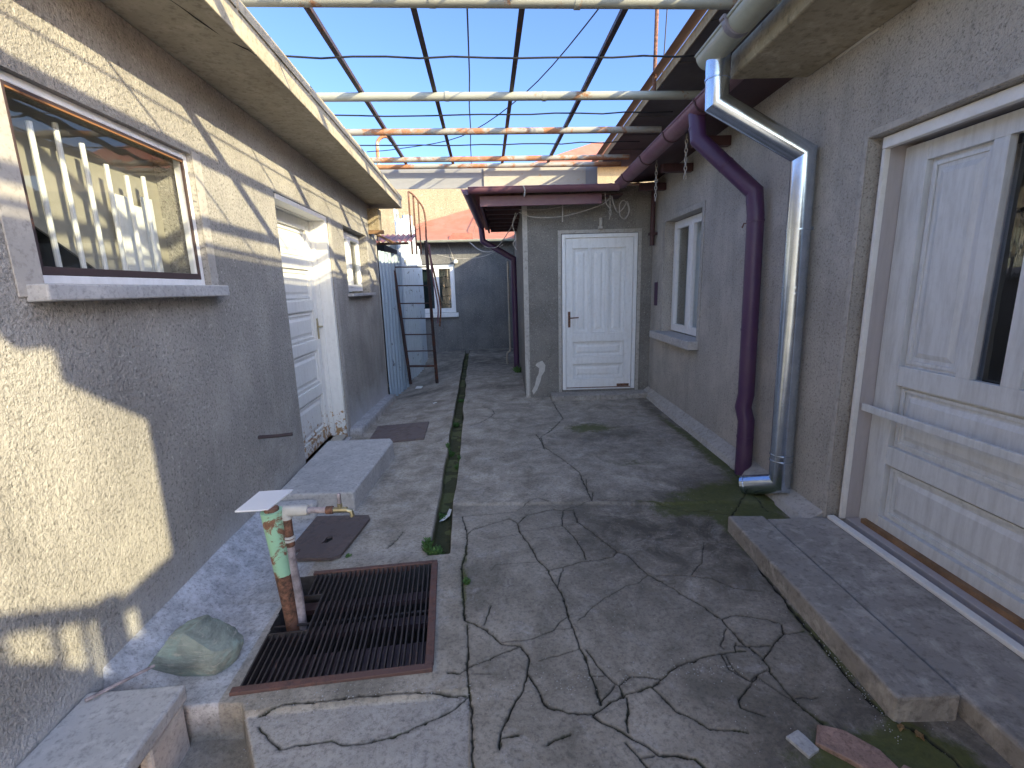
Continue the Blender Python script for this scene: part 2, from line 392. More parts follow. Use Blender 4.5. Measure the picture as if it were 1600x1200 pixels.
def wall(mb,u0,u1,v0,v1,holes,depth,sub_=None):
    """one wall face with rectangular openings, reveals going back `depth`"""
    us=sorted({u0,u1}|{h[0] for h in holes}|{h[1] for h in holes}); vs=sorted({v0,v1}|{h[2] for h in holes}|{h[3] for h in holes})
    def hole(a,b): return any(h[0]<=a<h[1] and h[2]<=b<h[3] for h in holes)
    nu,nv=len(us)-1,len(vs)-1
    sol=[[not hole(us[i],vs[j]) for j in range(nv)] for i in range(nu)]
    for i in range(nu):
        for j in range(nv):
            if not sol[i][j]: continue
            a,b,c,d=us[i],us[i+1],vs[j],vs[j+1]
            mb.add([(a,c,0),(b,c,0),(b,d,0),(a,d,0)],[(0,1,2,3)])
            mb.add([(a,c,-depth),(b,c,-depth),(b,d,-depth),(a,d,-depth)],[(3,2,1,0)])
            for (di,dj,e) in ((-1,0,((a,c),(a,d))),(1,0,((b,c),(b,d))),(0,-1,((a,c),(b,c))),(0,1,((a,d),(b,d)))):
                ii,jj=i+di,j+dj
                if 0<=ii<nu and 0<=jj<nv and sol[ii][jj]: continue
                (p,q),(r,t)=e
                mb.add([(p,q,0),(r,t,0),(r,t,-depth),(p,q,-depth)],[(0,1,2,3)])
    return mb
def ringframe(mb,u0,u1,v0,v1,wd,w0,w1,wb=None):
    wb=wb or wd
    mb.box(u0,u0+wd,v0,v1,w0,w1); mb.box(u1-wd,u1,v0,v1,w0,w1)
    mb.box(u0+wd,u1-wd,v1-wd,v1,w0,w1-.0015); mb.box(u0+wd,u1-wd,v0,v0+wb,w0,w1-.0015)
    return mb
def panel(mb,u0,u1,v0,v1,w,d=.012):   # raised fielded panel: moulding ring + bevelled field, seated in a recess
    m=.018
    u0+=.005; u1-=.005; v0+=.005; v1-=.005
    ringframe(mb,u0,u1,v0,v1,m,w,w+d*.75)
    a=[(u0+m*2,v0+m*2,w),(u1-m*2,v0+m*2,w),(u1-m*2,v1-m*2,w),(u0+m*2,v1-m*2,w)]
    b=[(u0+m*3.4,v0+m*3.4,w+d*.7),(u1-m*3.4,v0+m*3.4,w+d*.7),(u1-m*3.4,v1-m*3.4,w+d*.7),(u0+m*3.4,v1-m*3.4,w+d*.7)]
    mb.add(a+b,[(4,5,6,7),(0,1,5,4),(1,2,6,5),(2,3,7,6),(3,0,4,7)])
def wire_pts(p0,p1,n=12,sag=0,amp=0,seed=0):
    rnd=random.Random(seed); out=[]
    for i in range(n+1):
        t=i/n; p=Vector(p0).lerp(Vector(p1),t); p.z-=sag*4*t*(1-t)
        if amp and 0<i<n: p+=Vector((rnd.uniform(-amp,amp),rnd.uniform(-amp,amp),rnd.uniform(-amp,amp)))
        out.append(tuple(p))
    return out
def smoothpath(pts,n=5):   # Catmull-Rom
    P=[Vector(p) for p in pts]; P=[P[0]*2-P[1]]+P+[P[-1]*2-P[-2]]; out=[]
    for i in range(1,len(P)-2):
        for k in range(n):
            t=k/n; a,b,c,d=P[i-1],P[i],P[i+1],P[i+2]
            out.append(tuple(.5*((2*b)+(c-a)*t+(2*a-5*b+4*c-d)*t*t+(3*b-a-3*c+d)*t**3)))
    out.append(tuple(P[-2])); return out
CRACKS=[(5,[-119,2630,-83,2684,147,2801,194,2725,200,2620,251,2425,269,2302,305,2230,336,2073,353,1969,349,1860,357,1767,360,1682,370,1591,368,1525,375,1474,378,1386]),
(5,[195,2731,266,2828,447,2884,522,2853,579,2856]),
(3,[209,2904,301,3011,365,3055,430,2983]),
(3,[767,3329,727,3118,760,3074,725,2963,508,2865]),
(2.5,[741,2961,946,2923,1115,2886,1295,2731,1437,2730]),
(5,[575,2840,568,2694,636,2538,678,2425,714,2332,761,2291,783,2197,809,2109,860,2033,914,1934,961,1859,1010,1757,1018,1654,1027,1599,1057,1532]),
(4,[1057,1532,1047,1439,1050,1374,1057,1318,1078,1264,1090,1245]),
(3.5,[301,2209,393,2227,505,2267,611,2273,682,2293,714,2332]),
(3,[505,2849,464,2661,507,2540,529,2379,528,2283]),
(1.5,[201,2628,319,2634,472,2666,547,2666]),
(1.5,[10,2558,190,2592]),
(1.5,[15,2242,42,2294,261,2291]),
(2.5,[392,2220,336,2073]),
(8,[-119,2630,-121,2431,-140,2293,-128,2068,-114,1878,-56,1834,-19,1807,44,1715,118,1701,149,1626,132,1555,161,1485,174,1421,192,1394,255,1364,336,1351,394,1379,454,1408]),
(5,[454,1408,531,1426,586,1442,628,1470,716,1525,826,1556,932,1570,1012,1572]),
(2.5,[44,1726,151,1729,269,1769,304,1818,341,1845]),
(1.5,[270,1776,358,1770]),
(2,[809,2109,732,2047,668,2035,524,1941,467,1896,384,1817]),
(4,[382,1646,406,1562,429,1508,464,1454,463,1407]),
(2,[375,1513,420,1508]),
(3,[382,1400,427,1437,448,1461]),
(4,[465,1460,517,1493,578,1484,624,1471]),
(6,[579,1437,605,1388,625,1332,676,1295,707,1256,759,1247,825,1232]),
(9,[338,1342,360,1317,402,1290,445,1247,483,1219,509,1185,568,1179,615,1163,632,1135]),
(4,[476,1406,438,1274]),
(6,[132,1555,111,1479,66,1412,19,1315,12,1256]),
(4,[18,1293,74,1301]),
(6,[167,1254,189,1268,247,1284]),
(3,[418,1238,447,1183,494,1186]),
(3,[446,1179,459,1152]),
(4,[-103,1846,-95,1703,-98,1590,-83,1467,-77,1324,-70,1202]),
(5,[-98,1608,-32,1632,76,1678,117,1694]),
(5,[-172,1592,-126,1581,-98,1602]),
(1.5,[-79,1577,-6,1566]),
(3,[-163,1430,-113,1470,-96,1489]),
(1.5,[-167,1497,-96,1489]),
(3,[-29,1838,6,1964]),
(3,[847,2094,934,2094,1019,2075,1110,2044,1175,1959,1285,1923]),
(2,[1024,2084,1136,2201,1229,2372,1375,2349]),
(3,[1010,1757,1083,1773,1141,1758,1207,1736]),
(4,[1210,1728,1247,1701,1221,1646,1149,1599,1050,1520]),
(3,[1221,1646,1309,1651]),
(2.5,[1000,1698,927,1609,932,1589]),
(2.5,[922,1552,916,1487,947,1427]),
(2.5,[907,1560,898,1488,947,1427,992,1456,1041,1474]),
(3,[992,1456,860,1353,852,1324,915,1285]),
(3,[989,1603,1024,1592,1127,1588]),
(2.5,[996,1615,972,1572,1010,1568]),
(2,[986,1445,1014,1388,1057,1318]),
(2,[1064,1342,1142,1339]),
(2,[360,1655,286,1634,186,1610]),
(16,[1447,2510,1430,2348,1414,2180,1377,2034,1366,1901,1346,1768,1338,1634,1323,1504,1310,1369,1314,1269,1338,1230,1377,1174,1399,1099,1398,1062]),
(4,[-129,4871,-26,4976,84,5183,144,5347,132,5534,9,5712]),
(1.5,[151,5530,450,5633,845,5618]),
(3,[-114,6140,67,6152]),
(6,[527,4487,548,4283,551,4032]),
(4,[909,6040,894,5436,895,5012,684,4569,561,4379,553,4097,668,3752,742,3460,722,2951]),
(2,[553,4097,244,3892,21,3816]),
(4,[-577,2536,-536,2620,-512,2712]),
(5,[-834,1475,-755,1500,-691,1498,-514,1502,-372,1512,-240,1505,-101,1495]),
(4,[-816,1434,-762,1383,-706,1342,-640,1353,-543,1355,-499,1336,-410,1345,-345,1354,-250,1394,-183,1419,-107,1474]),
(2.5,[-247,2860,-170,2867,-45,2868,208,2886]),
(5,[-119,2630,-154,2865]),
(2,[1397,2724,1534,2662]),
(8,[1797,2936,1602,2709,1539,2651]),
(5,[2282,5190,2039,4052,2003,3634,1840,3011,1794,2673])]
# ---------------- ground ----------------
def sstep(a,b,x): t=np.clip((x-a)/(b-a),0,1); return t*t*(3-2*t)
def vnoise(X,Y,sc,seed=0):    # value noise on arrays
    rs=np.random.RandomState(seed); T=rs.rand(256,256)
    x=X*sc+37.3; y=Y*sc+11.7; xi=np.floor(x).astype(int); yi=np.floor(y).astype(int); fx=x-xi; fy=y-yi
    fx=fx*fx*(3-2*fx); fy=fy*fy*(3-2*fy); g=lambda a,b:T[a&255,b&255]
    return (g(xi,yi)*(1-fx)+g(xi+1,yi)*fx)*(1-fy)+(g(xi,yi+1)*(1-fx)+g(xi+1,yi+1)*fx)*fy
def fbm(X,Y,sc,o=4,seed=0):
    r=0;a=.5;t=0
    for k in range(o): r=r+a*vnoise(X,Y,sc*2**k,seed+k); t+=a; a*=.55
    return r/t
GX0,GX1,GY0,GY1=-1.42,2.32,.72,11.34
# grate opening, slightly turned against the yard
GC=Vector((-.625,1.96,0)); GA=math.radians(3.2); GW,GL=.36,.365
def to_grate(X,Y):
    dx=X-GC.x; dy=Y-GC.y; c,s=math.cos(GA),math.sin(GA); return dx*c+dy*s, -dx*s+dy*c
def ground_z(X,Y):
    h=(fbm(X,Y,1.1,3,5)-.5)*.022
    cl=-.33+.012*(vnoise(X*0,Y,2.2,3)-.5)*2; cr=-.215+.018*(vnoise(X*0,Y,2.7,9)-.5)*2-.02*sstep(4,6,Y)
    left=X<cl
    fall=-.05*np.clip(Y-3.2,0,4.2)+.2*sstep(8,11,Y)
    h=h+np.where(X<-.27,fall*np.clip((-.33-X)/1.0,0,1),0)
    ch=sstep(cl-.006,cl+.006,X)*(1-sstep(cr-.007,cr+.007,X))*sstep(2.42,2.5,Y)
    h=h-ch*(.075+.015*fbm(X,Y,9,3,2))
    # low corner and patched slab in front of the grate
    xl=-.9+.62*(1.5-Y)
    low=(1-sstep(xl-.008,xl+.004,X))*(1-sstep(1.525,1.54,Y+.03*fbm(X,Y,6,3,8)))
    h=h-low*.14
    edge=1.50+.035*X+.02*(fbm(X,Y,9,4,12)-.5)
    patch=(X<-.085)*(1-sstep(edge,edge+.012,Y))*(1-low)
    h=h-patch*(.016+.008*fbm(X,Y,10,4,3))
    # smooth cement skirting at the foot of the left wall
    ramp=np.clip(1-(X+1.42)/.22,0,1)*(1-sstep(3.0,3.1,Y))*sstep(1.56,1.6,Y)
    h=h+.13*ramp**1.3
    cur=(1-sstep(-1.30,-1.28,X))*sstep(4.95,5.0,Y)*(1-sstep(7.15,7.2,Y))
    h=h+.10*cur
    # the two slabs of the main yard
    jy=3.02-.13*X+.05*(fbm(X,Y,3,3,21)-.5)
    far=sstep(jy-.02,jy+.01,Y)*(X>cr)
    h=h+far*.012
    return h,ch,low,patch,ramp,far,cur
def make_ground():
    xs=np.concatenate([np.arange(GX0,-.28,.0058),np.arange(-.28,1.66,.0037),np.arange(1.66,GX1+.008,.008)])
    ys=np.concatenate([np.arange(GY0,.95,.006),np.arange(.95,2.6,.0037),np.arange(2.6,3.2,.0052),np.arange(3.2,7.0,.011),np.arange(7.0,GY1+.04,.035)])
    X,Y=np.meshgrid(xs,ys); nx,ny=len(xs),len(ys)
    h,ch,low,patch,ramp,far,cur=ground_z(X,Y)
    crack=np.zeros_like(X); halo=np.zeros_like(X); rs=np.random.RandomState(3)
    for w,c in CRACKS:
        p=np.array(c,float).reshape(-1,2)/1000.
        q=[p[0]]
        for a,b in zip(p[:-1],p[1:]):      # jagged subdivision
            L=np.hypot(*(b-a)); n=max(1,int(L/.022)); d=(b-a)/max(L,1e-6); nr=np.array([-d[1],d[0]])
            for k in range(1,n+1):
                t=k/n; q.append(a+(b-a)*t+(nr*rs.randn()*min(.0022,L*.04) if k<n else 0))
        wd=w/1000.*(.40 if w<4 else (.34 if w<8.5 else .5))
        for i,(a,b) in enumerate(zip(q[:-1],q[1:])):
            w2=wd*(.45+1.0*rs.rand()**1.5); R=max(w2*2.2,.022)
            x0,x1=min(a[0],b[0])-R,max(a[0],b[0])+R; y0,y1=min(a[1],b[1])-R,max(a[1],b[1])+R
            i0,i1=np.searchsorted(xs,x0),np.searchsorted(xs,x1); j0,j1=np.searchsorted(ys,y0),np.searchsorted(ys,y1)
            if i1<=i0 or j1<=j0: continue
            sx=X[j0:j1,i0:i1]; sy=Y[j0:j1,i0:i1]; d=b-a; L2=max(d@d,1e-9)
            t=np.clip(((sx-a[0])*d[0]+(sy-a[1])*d[1])/L2,0,1); dist=np.hypot(sx-a[0]-t*d[0],sy-a[1]-t*d[1])
            v=1-sstep(w2*.5,max(w2*1.2,w2*.5+.0034),dist)
            v*=min(1,w/2.6)
            halo[j0:j1,i0:i1]=np.maximum(halo[j0:j1,i0:i1],np.clip(1-dist/.022,0,1)*min(1,w/4))
            crack[j0:j1,i0:i1]=np.maximum(crack[j0:j1,i0:i1],v)
    hn=fbm(X,Y,45,3,77)
    crack=np.maximum(crack,sstep(.60,.72,halo*hn*1.3)*(halo>.3)*.6)
    h=h-crack*.011-halo**2*.0025*hn
    # broken plates sit at slightly different heights and have their own tone
    st=3; cm=(crack[::st,::st]>.35); NY,NX=cm.shape; lab=np.zeros((NY,NX),np.int32); cur_=0
    jl=np.searchsorted(ys[::st],3.4)
    for j0 in range(0,jl,2):
        for i0 in range(0,NX,2):
            if cm[j0,i0] or lab[j0,i0]: continue
            cur_+=1; lab[j0,i0]=cur_; stk=[(j0,i0)]
            while stk:
                j_,i_=stk.pop()
                for a_,b_ in ((j_+1,i_),(j_-1,i_),(j_,i_+1),(j_,i_-1)):
                    if 0<=a_<jl and 0<=b_<NX and not lab[a_,b_] and not cm[a_,b_]: lab[a_,b_]=cur_; stk.append((a_,b_))
    sizes=np.bincount(lab.ravel(),minlength=cur_+1); off=rs.uniform(-.0045,.0045,cur_+1); tone_=rs.uniform(0,.20,cur_+1)
    big=(sizes>NY*NX*.12)|(sizes<12); off[big]=0; tone_[big]=.04; off[0]=0; tone_[0]=.05
    lab2=np.repeat(np.repeat(lab,st,0),st,1)[:X.shape[0],:X.shape[1]]
    tone=tone_[lab2]; h=h+off[lab2]*(1-np.clip(crack*2,0,1))
    # masks
    def blob(cx,cy,rx,ry): return np.exp(-(((X-cx)/rx)**2+((Y-cy)/ry)**2))
    R=np.clip(crack*1.0+ch*.25*0,0,1)
    edgeL=np.clip((ch>.5)*(fbm(X,Y,7,3,31)>.45)*.55,0,1)
    R=np.maximum(R,edgeL)
    Gm=blob(1.68,2.80,.20,.32)*.9+blob(1.48,2.3,.08,.35)*.7+blob(1.1,4.62,.35,.2)*.55+blob(1.2,3.6,.3,.12)*.35+blob(1.95,4,.07,1.6)*.5+blob(1.6,2.6,.15,.12)*.3+blob(1.3,2.75,.3,.10)*.4+blob(1.2,1.08,.3,.14)*.9+blob(1.35,1.5,.05,.3)*.45+ch*.75+halo*.22+blob(-.36,5,.05,3)*.25+blob(1.35,2.9,.35,.2)*.35+blob(-.12,2.2,.03,.25)*.4+blob(1.85,3.4,.08,.6)*.35
    Gm=Gm+crack*.25+blob(-1.0,6.2,.4,.7)*.18
    D=blob(1.15,2.6,.55,.28)*1.0+blob(1.3,4.4,.45,.5)*.7+blob(1.5,2.9,.35,.4)*.8+blob(.5,9.3,.7,1.0)*.9+blob(-.6,9.5,.8,1.5)*.8+blob(1.15,1.1,.4,.2)*1.3+blob(.3,6.9,.35,.18)*.95+blob(-.9,7.2,.4,.15)*.8+blob(1.0,2.2,.5,.5)*.4+blob(1.35,1.8,.12,.8)*.5+blob(0,10.9,2,.4)
    D=D+.35*low+ch*.5+blob(2.0,4.5,.14,3)*.9+blob(1.9,2.9,.3,.5)*.6+.35*blob(.9,2.2,.9,1.0)+.3*blob(.6,4.6,.8,1.2)
    B=np.clip(far*.9+(X<-.33)*(Y>2.0)*.9+cur*.5,0,1)
    lime=np.clip(ramp*1.1+blob(-1.15,2.3,.22,.6)*(X<-.95)*.9+blob(-1.05,2.8,.15,.3)*.6+blob(-.95,3.6,.08,.6)*.35+(X<-1.0)*(Y<2.1)*(1-low)*.6+cur*.7,0,1)
    rp=np.clip(patch*.9+blob(-.5,2.47,.3,.08)*.5,0,1)
    A1=np.stack([R,np.clip(Gm,0,1),B,1-np.clip(tone+halo*.22*hn*2,0,.5)],-1).astype(np.float32)
    A2=np.stack([rp,lime,np.clip(D,0,1),np.ones_like(R)],-1).astype(np.float32)
    V=np.stack([X,Y,h],-1).astype(np.float32).reshape(-1,3)
    idx=np.arange(nx*ny).reshape(ny,nx)
    F=np.stack([idx[:-1,:-1],idx[:-1,1:],idx[1:,1:],idx[1:,:-1]],-1).reshape(-1,4)
    cx=(V[F[:,0],0]+V[F[:,2],0])/2; cy=(V[F[:,0],1]+V[F[:,2],1])/2
    u,v=to_grate(cx,cy); F=F[~((abs(u)<GW-.012)&(abs(v)<GL-.012))]
    me=bpy.data.meshes.new('yard_ground'); me.vertices.add(len(V)); me.vertices.foreach_set('co',V.ravel())
    me.loops.add(F.size); me.loops.foreach_set('vertex_index',F.ravel().astype(np.int32))
    me.polygons.add(len(F)); me.polygons.foreach_set('loop_start',np.arange(0,F.size,4,dtype=np.int32))
    me.polygons.foreach_set('use_smooth',np.ones(len(F),bool))
    me.update(calc_edges=True)
    for nm,A in (('mask',A1),('mask2',A2)):
        at=me.attributes.new(nm,'FLOAT_COLOR','POINT'); at.data.foreach_set('color',A.reshape(-1))
    me.validate(); me.materials.append(M['ground'])
    o=bpy.data.objects.new('ground',me); COL.objects.link(o); o['kind']='structure'; o['label']='cracked grey concrete yard paving with mossy joints'
make_ground()
def gz_at(x,y): return float(ground_z(np.array([[x]]),np.array([[y]]))[0][0,0])
e=MB()   # ground round the paved yard, out to the horizon; paled to bounce sunlight
for (a,b,c,d) in ((-60,60,-60,GY0),(-60,60,GY1,80),(-60,GX0,GY0,GY1),(GX1,60,GY0,GY1)):
    e.add([(a,c,-.02),(b,c,-.02),(b,d,-.02),(a,d,-.02)],[(0,1,2,3)])
NOORG.add('earth'); tag(e.build('earth','earth'),'pale cement ground around the yard',kind='structure')

# ---------------- left house ----------------
LX=-1.42; TL=Tleft(LX)
lh=thing('grey_house','long low grey roughcast house on the left with barred window and peeling white door','house',(LX,3,0))
w=MB(TL); wall(w,-5.0,7.2,-.32,2.585,[(1.70,2.70,1.50,2.155),(3.70,4.93,-.32,2.165),(5.48,6.56,1.43,2.16)],.24)  # carried on behind the viewer to bounce sunlight into the yard
w.build('wall','stuccoL',lh)
w=MB(TL); w.box(7.0,7.2,-.32,2.58,-3.2,-.245); w.box(-5.0,7.0,-.3,2.58,-3.3,-3.2); w.box(-5.0,-4.8,-.3,2.58,-3.2,-.245); w.build('back_wall','stuccoL',lh)
w=MB(); w.box(-4.8,-1.02,-5.15,7.22,2.588,2.735); o=w.build('roof','slabL',lh,bev=.006)
w=MB(); w.box(-4.7,-1.035,-5.1,7.2,2.735,2.75); 
for k in range(9): w.box(-1.028,-1.012,-1.3+k*.95,-1.3+k*.95+.93,2.70,2.752)
w.build('roof_flashing','slabL',lh)
w=MB(); w.tube([(-1.26,2.10,2.588),(-1.16,2.17,2.588),(-1.125,2.33,2.5875),(-1.09,2.52,2.588),(-1.03,2.60,2.5875),(-1.019,2.66,2.586)],.0028,5); w.build('soffit_crack','dark',lh,wobble=.006,sub=3)
# smooth bands around openings
for (a,b,c,d) in ((2.702,2.775,1.50,2.17),(1.60,1.698,1.46,2.17),(4.932,5.03,-.2,2.17),(6.562,6.64,1.43,2.16),(7.16,7.203,-.25,2.58)):
    w=MB(TL); w.box(a,b,c,d,.001,.006); w.build('smooth_band','render',lh,bev=.002)
# barred window
def window(par,T,F,u0,u1,v0,v1,inset,mframe='white',mpane='glass',wd=.05,mull=False,inner=None):
    f=MB(T,F); ringframe(f,u0,u1,v0,v1,wd,-inset-.05,-inset)
    if mull: c=(u0+u1)/2; f.box(c-.035,c+.035,v0+wd,v1-wd,-inset-.05,-inset+.006)
    fr=f.build('window',mframe,par,bev=.003)
    cs=[(u0+wd,u1-wd)] if not mull else [(u0+wd,c-.035),(c+.035,u1-wd)]
    for a,b in cs:
        g=MB(T,F)
        if mull:
            ringframe(g,a+.001,b-.001,v0+wd+.001,v1-wd-.001,.03,-inset-.04,-inset+.003); g.build('sash',mframe,fr,bev=.003); g=MB(T,F); q=.03
        else: q=0
        g.add([(a+q-.004,v0+wd+q-.004,-inset-.028),(b-q+.004,v0+wd+q-.004,-inset-.028),(b-q+.004,v1-wd-q+.004,-inset-.028),(a+q-.004,v1-wd-q+.004,-inset-.028)],[(0,1,2,3)]); g.build('pane',mpane,fr)
    return fr
f=window(lh,TL,ID,1.702,2.70,1.502,2.155,.025,wd=.03)
g=MB(TL); ringframe(g,1.733,2.669,1.533,2.124,.011,-.036,-.024,.028); g.build('steel_frame','brownsteel',f,bev=.002)
g=MB(TL); g.box(1.746,2.656,2.106,2.112,-.035,-.023); g.build('lintel_strip','rustwood',f)
g=MB(TL); g.box(1.63,2.75,1.445,1.50,-.10,.07); g.build('sill','block',lh,bev=.006,wobble=.003,sub=3)
for k in range(7):
    g=MB(TL); y=1.80+k*.112; g.tube([(y,1.535,-.11),(y,(2.08,2.06,2.09,2.05,2.0,1.98,2.0,1.96)[k],-.11)],.0095,8); g.build('bar','white',f,smooth=True)
g=MB(TL); g.prism([(1.70,2.17),(2.75,2.17),(2.75,1.5),(2.32,1.5),(1.70,1.86)],-.20,-.19); g.build('window_board','tan',lh)
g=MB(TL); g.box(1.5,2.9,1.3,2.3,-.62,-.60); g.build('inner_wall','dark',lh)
for k,(a,b,c) in enumerate(((2.33,2.43,1.93),(2.44,2.50,1.90),(2.51,2.59,1.95))):
    g=MB(TL); g.box(a,b,1.53,c-.03,-.165,-.150-.004*k); g.build('white_board','white',lh,bev=.002)
# door
g=MB(TL); ringframe(g,3.72,4.91,-.06,2.16,.04,-.235,-.12); fr=g.build('door_frame','whiteL',lh,bev=.003)
g=MB(TL); g.box(4.885,4.929,-.05,2.16,-.12,-.006); g.box(3.75,4.885,2.125,2.163,-.12,-.006); g.build('door_reveal','whiteL',lh,bev=.002)
dT=lambda u,v,w_: (LX-.19+w_,u,v)
g=MB(dT); g.box(3.762,4.868,-.015,2.118,-.02,.004)
vs_=[-.015,.10,.46,.56,.90,1.0,1.28,1.38,1.66,1.76,2.02,2.118]
for a,b in zip(vs_[::2],vs_[1::2]): g.box(3.86,4.77,a,b,.004,.026)
g.box(3.762,3.86,-.015,2.118,.004,.028); g.box(4.77,4.868,-.015,2.118,.004,.028)
for a,b in zip(vs_[1::2],vs_[2::2]):
    panel(g,3.88,4.75,a+.015,b-.015,.004,.014)
dr=g.build('door','whiteL',lh,bev=.0025)
g=MB(dT); g.box(4.80,4.835,1.0,1.20,.028,.034); g.tube([(4.818,1.12,.034),(4.818,1.12,.075),(4.70,1.125,.078)],.008,8); g.build('handle','brass',dr,smooth=True)
g=MB(TL); g.box(3.70,4.93,-.2,-.06,-.24,.03); g.build('threshold','step2',lh,bev=.004)
# small window
f=window(lh,TL,ID,5.50,6.54,1.45,2.14,.09,wd=.05,mull=True)
g=MB(TL); g.box(5.44,6.62,1.395,1.43,-.09,.06); g.build('sill','block',lh,bev=.004)
g=MB(TL); g.box(5.5,6.55,1.44,2.15,-.235,-.23); g.build('curtain','curtain',lh)
# peg
g=MB(TL); g.tube([(2.985,.56,-.03),(3.0,.56,.12),(3.02,.562,.2)],.011,10); tag(g.build('iron_peg','rafter',smooth=True),'short rusty iron peg sticking out of the left grey wall','peg')
# step at the door
g=MB(); g.prism([(-1.40,3.06),(-.88,3.03),(-.80,4.10),(-.84,4.19),(-1.40,4.20)],-.12,.135)
tag(g.build('door_step','step2',bev=.012,wobble=.0015,sub=4),'pale cement step in front of the peeling white door','step')
g=MB(); g.prism([(-1.41,2.92),(-1.12,2.96),(-1.12,3.05),(-1.41,3.05)],-.05,.10); tag(g.build('cement_wedge','step2',bev=.03,wobble=.004,sub=3),'rough cement wedge against the near end of the pale step','block')

# ---------------- things by the tap ----------------
def ginv(u,v,z):  # grate frame -> world
    c,s=math.cos(GA),math.sin(GA); return (GC.x+u*c-v*s, GC.y+u*s+v*c, z)
gr=thing('drain_grate','big rusty iron grate with parallel bars over a dark pit by the tap','grate',(GC.x,GC.y,0))
g=MB(ginv)
def angle_side(a0,a1,b0,b1): g.box(a0,a1,b0,b1,-.03,.012)
angle_side(-GW-.01,GW+.012,-GL-.02,-GL+.012); angle_side(-GW+.09,GW+.012,GL-.012,GL+.012); angle_side(GW-.018,GW+.015,-GL+.012,GL-.012)
g.build('frame','grate',gr,bev=.003,wobble=.0015,sub=2)
PX,PY=-.885,1.96      # standpipe foot
nb=29; pu,pv=to_grate(PX,PY)
for k in range(nb):
    u=-GW+.018+k*(2*GW-.05)/(nb-1)
    segs=[(-GL+.012,GL-.014)]
    if abs(u-pu)<.085: segs=[(-GL+.012,pv-.09),(pv+.16,GL-.014)]
    if u<-GW+.09: segs=[(-GL+.012,min(GL-.25,pv-.09))] if abs(u-pu)<.085 else [(-GL+.012,.02)]
    for (a,b) in segs:
        g=MB(ginv); t=.003; ju=random.uniform(-.003,.003); 
        g.add([(u-t+ju,a,-.02),(u+t+ju,a,-.02),(u+t,b,-.02),(u-t,b,-.02),(u-t+ju,a,.006),(u+t+ju,a,.006),(u+t,b,.006),(u-t,b,.006)],[(0,1,2,3),(4,5,6,7),(0,1,5,4),(1,2,6,5),(2,3,7,6),(3,0,4,7)])
        g.build('bar','gratebar',gr)
g=MB(ginv)
g.box(pu-.085,pu+.08,pv-.095,pv-.088,-.015,.008); g.box(pu-.085,pu+.08,pv+.155,pv+.162,-.015,.008); g.box(pu+.08,pu+.086,pv-.09,pv+.16,-.015,.008)
g.box(-GW+.01,GW-.02,.0,.012,-.026,-.021)
g.build('cross_bar','gratebar',gr)
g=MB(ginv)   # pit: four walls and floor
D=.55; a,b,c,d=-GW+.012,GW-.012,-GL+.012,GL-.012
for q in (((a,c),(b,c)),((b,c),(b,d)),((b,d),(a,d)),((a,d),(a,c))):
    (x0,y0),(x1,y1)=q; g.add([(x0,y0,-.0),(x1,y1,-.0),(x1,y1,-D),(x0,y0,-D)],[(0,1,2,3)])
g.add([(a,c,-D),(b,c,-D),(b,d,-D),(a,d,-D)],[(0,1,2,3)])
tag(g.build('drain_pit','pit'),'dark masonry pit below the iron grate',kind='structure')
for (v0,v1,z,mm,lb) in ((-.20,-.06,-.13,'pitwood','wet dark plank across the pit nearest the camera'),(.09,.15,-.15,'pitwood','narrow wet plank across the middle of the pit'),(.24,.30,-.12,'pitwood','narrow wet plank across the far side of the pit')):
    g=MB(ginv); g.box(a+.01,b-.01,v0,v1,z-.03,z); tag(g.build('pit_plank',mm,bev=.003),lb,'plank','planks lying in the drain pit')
# standpipe with tile cap and tap
sp=thing('standpipe','mint green peeling post of the yard tap standing at the grate','standpipe',(PX,PY,0))
g=MB(); g.tube([(PX-.024,PY,.23),(PX-.028,PY,.35),(PX-.035,PY,.535)],[.0337,.037,.045],24); g.build('post','mint',sp,smooth=True)
g=MB(); g.tube([(PX-.010,PY,-.12),(PX-.018,PY,.08),(PX-.0238,PY,.232)],[.026,.029,.0335],24); g.build('rusted_foot','rust',sp,smooth=True,wobble=.002)
for a_ in (.3,1.5,2.6): 
    g=MB(); g.tube([(PX-.035,PY,.528),(PX-.035,PY,.548)],.030,10)
g.build('collar','rust',sp,smooth=True)
g=MB(); g.tube([(PX+.016,PY+.028,-.12),(PX+.014,PY+.026,.10),(PX+.012,PY+.02,.26),(PX+.018,PY+.012,.39)],[.024,.024,.021,.017],16); g.build('cement_casing','limed',sp,smooth=True,wobble=.004)
g=MB(); g.tube([(PX+.020,PY+.010,.36),(PX+.020,PY+.010,.50)],.019,14); g.build('riser','rust',sp,smooth=True)
for z in (.385,.40,.49,.505): 
    g=MB(); g.tube([(PX+.020,PY+.010,z),(PX+.020,PY+.010,z+.009)],.024,14); g.build('tape_ring','plaster',sp,smooth=True)
g=MB(); g.mitre([(PX+.020,PY+.010,.50),(PX+.026,PY+.008,.525),(PX+.12,PY+.0,.528)],.022,14); g.build('elbow','plaster',sp,smooth=True,wobble=.002)
g=MB(); g.tube([(PX+.115,PY,.528),(PX+.225,PY-.005,.525)],.013,12); g.build('pipe','limed',sp,smooth=True)
g=MB(); g.tube([(PX+.195,PY-.004,.525),(PX+.225,PY-.005,.525)],.017,12); g.build('coupling','rust',sp,smooth=True)
tp=thing('tap','small brass tap with lever on the standpipe beside the grey hatch','tap',(PX+.25,PY,.52))
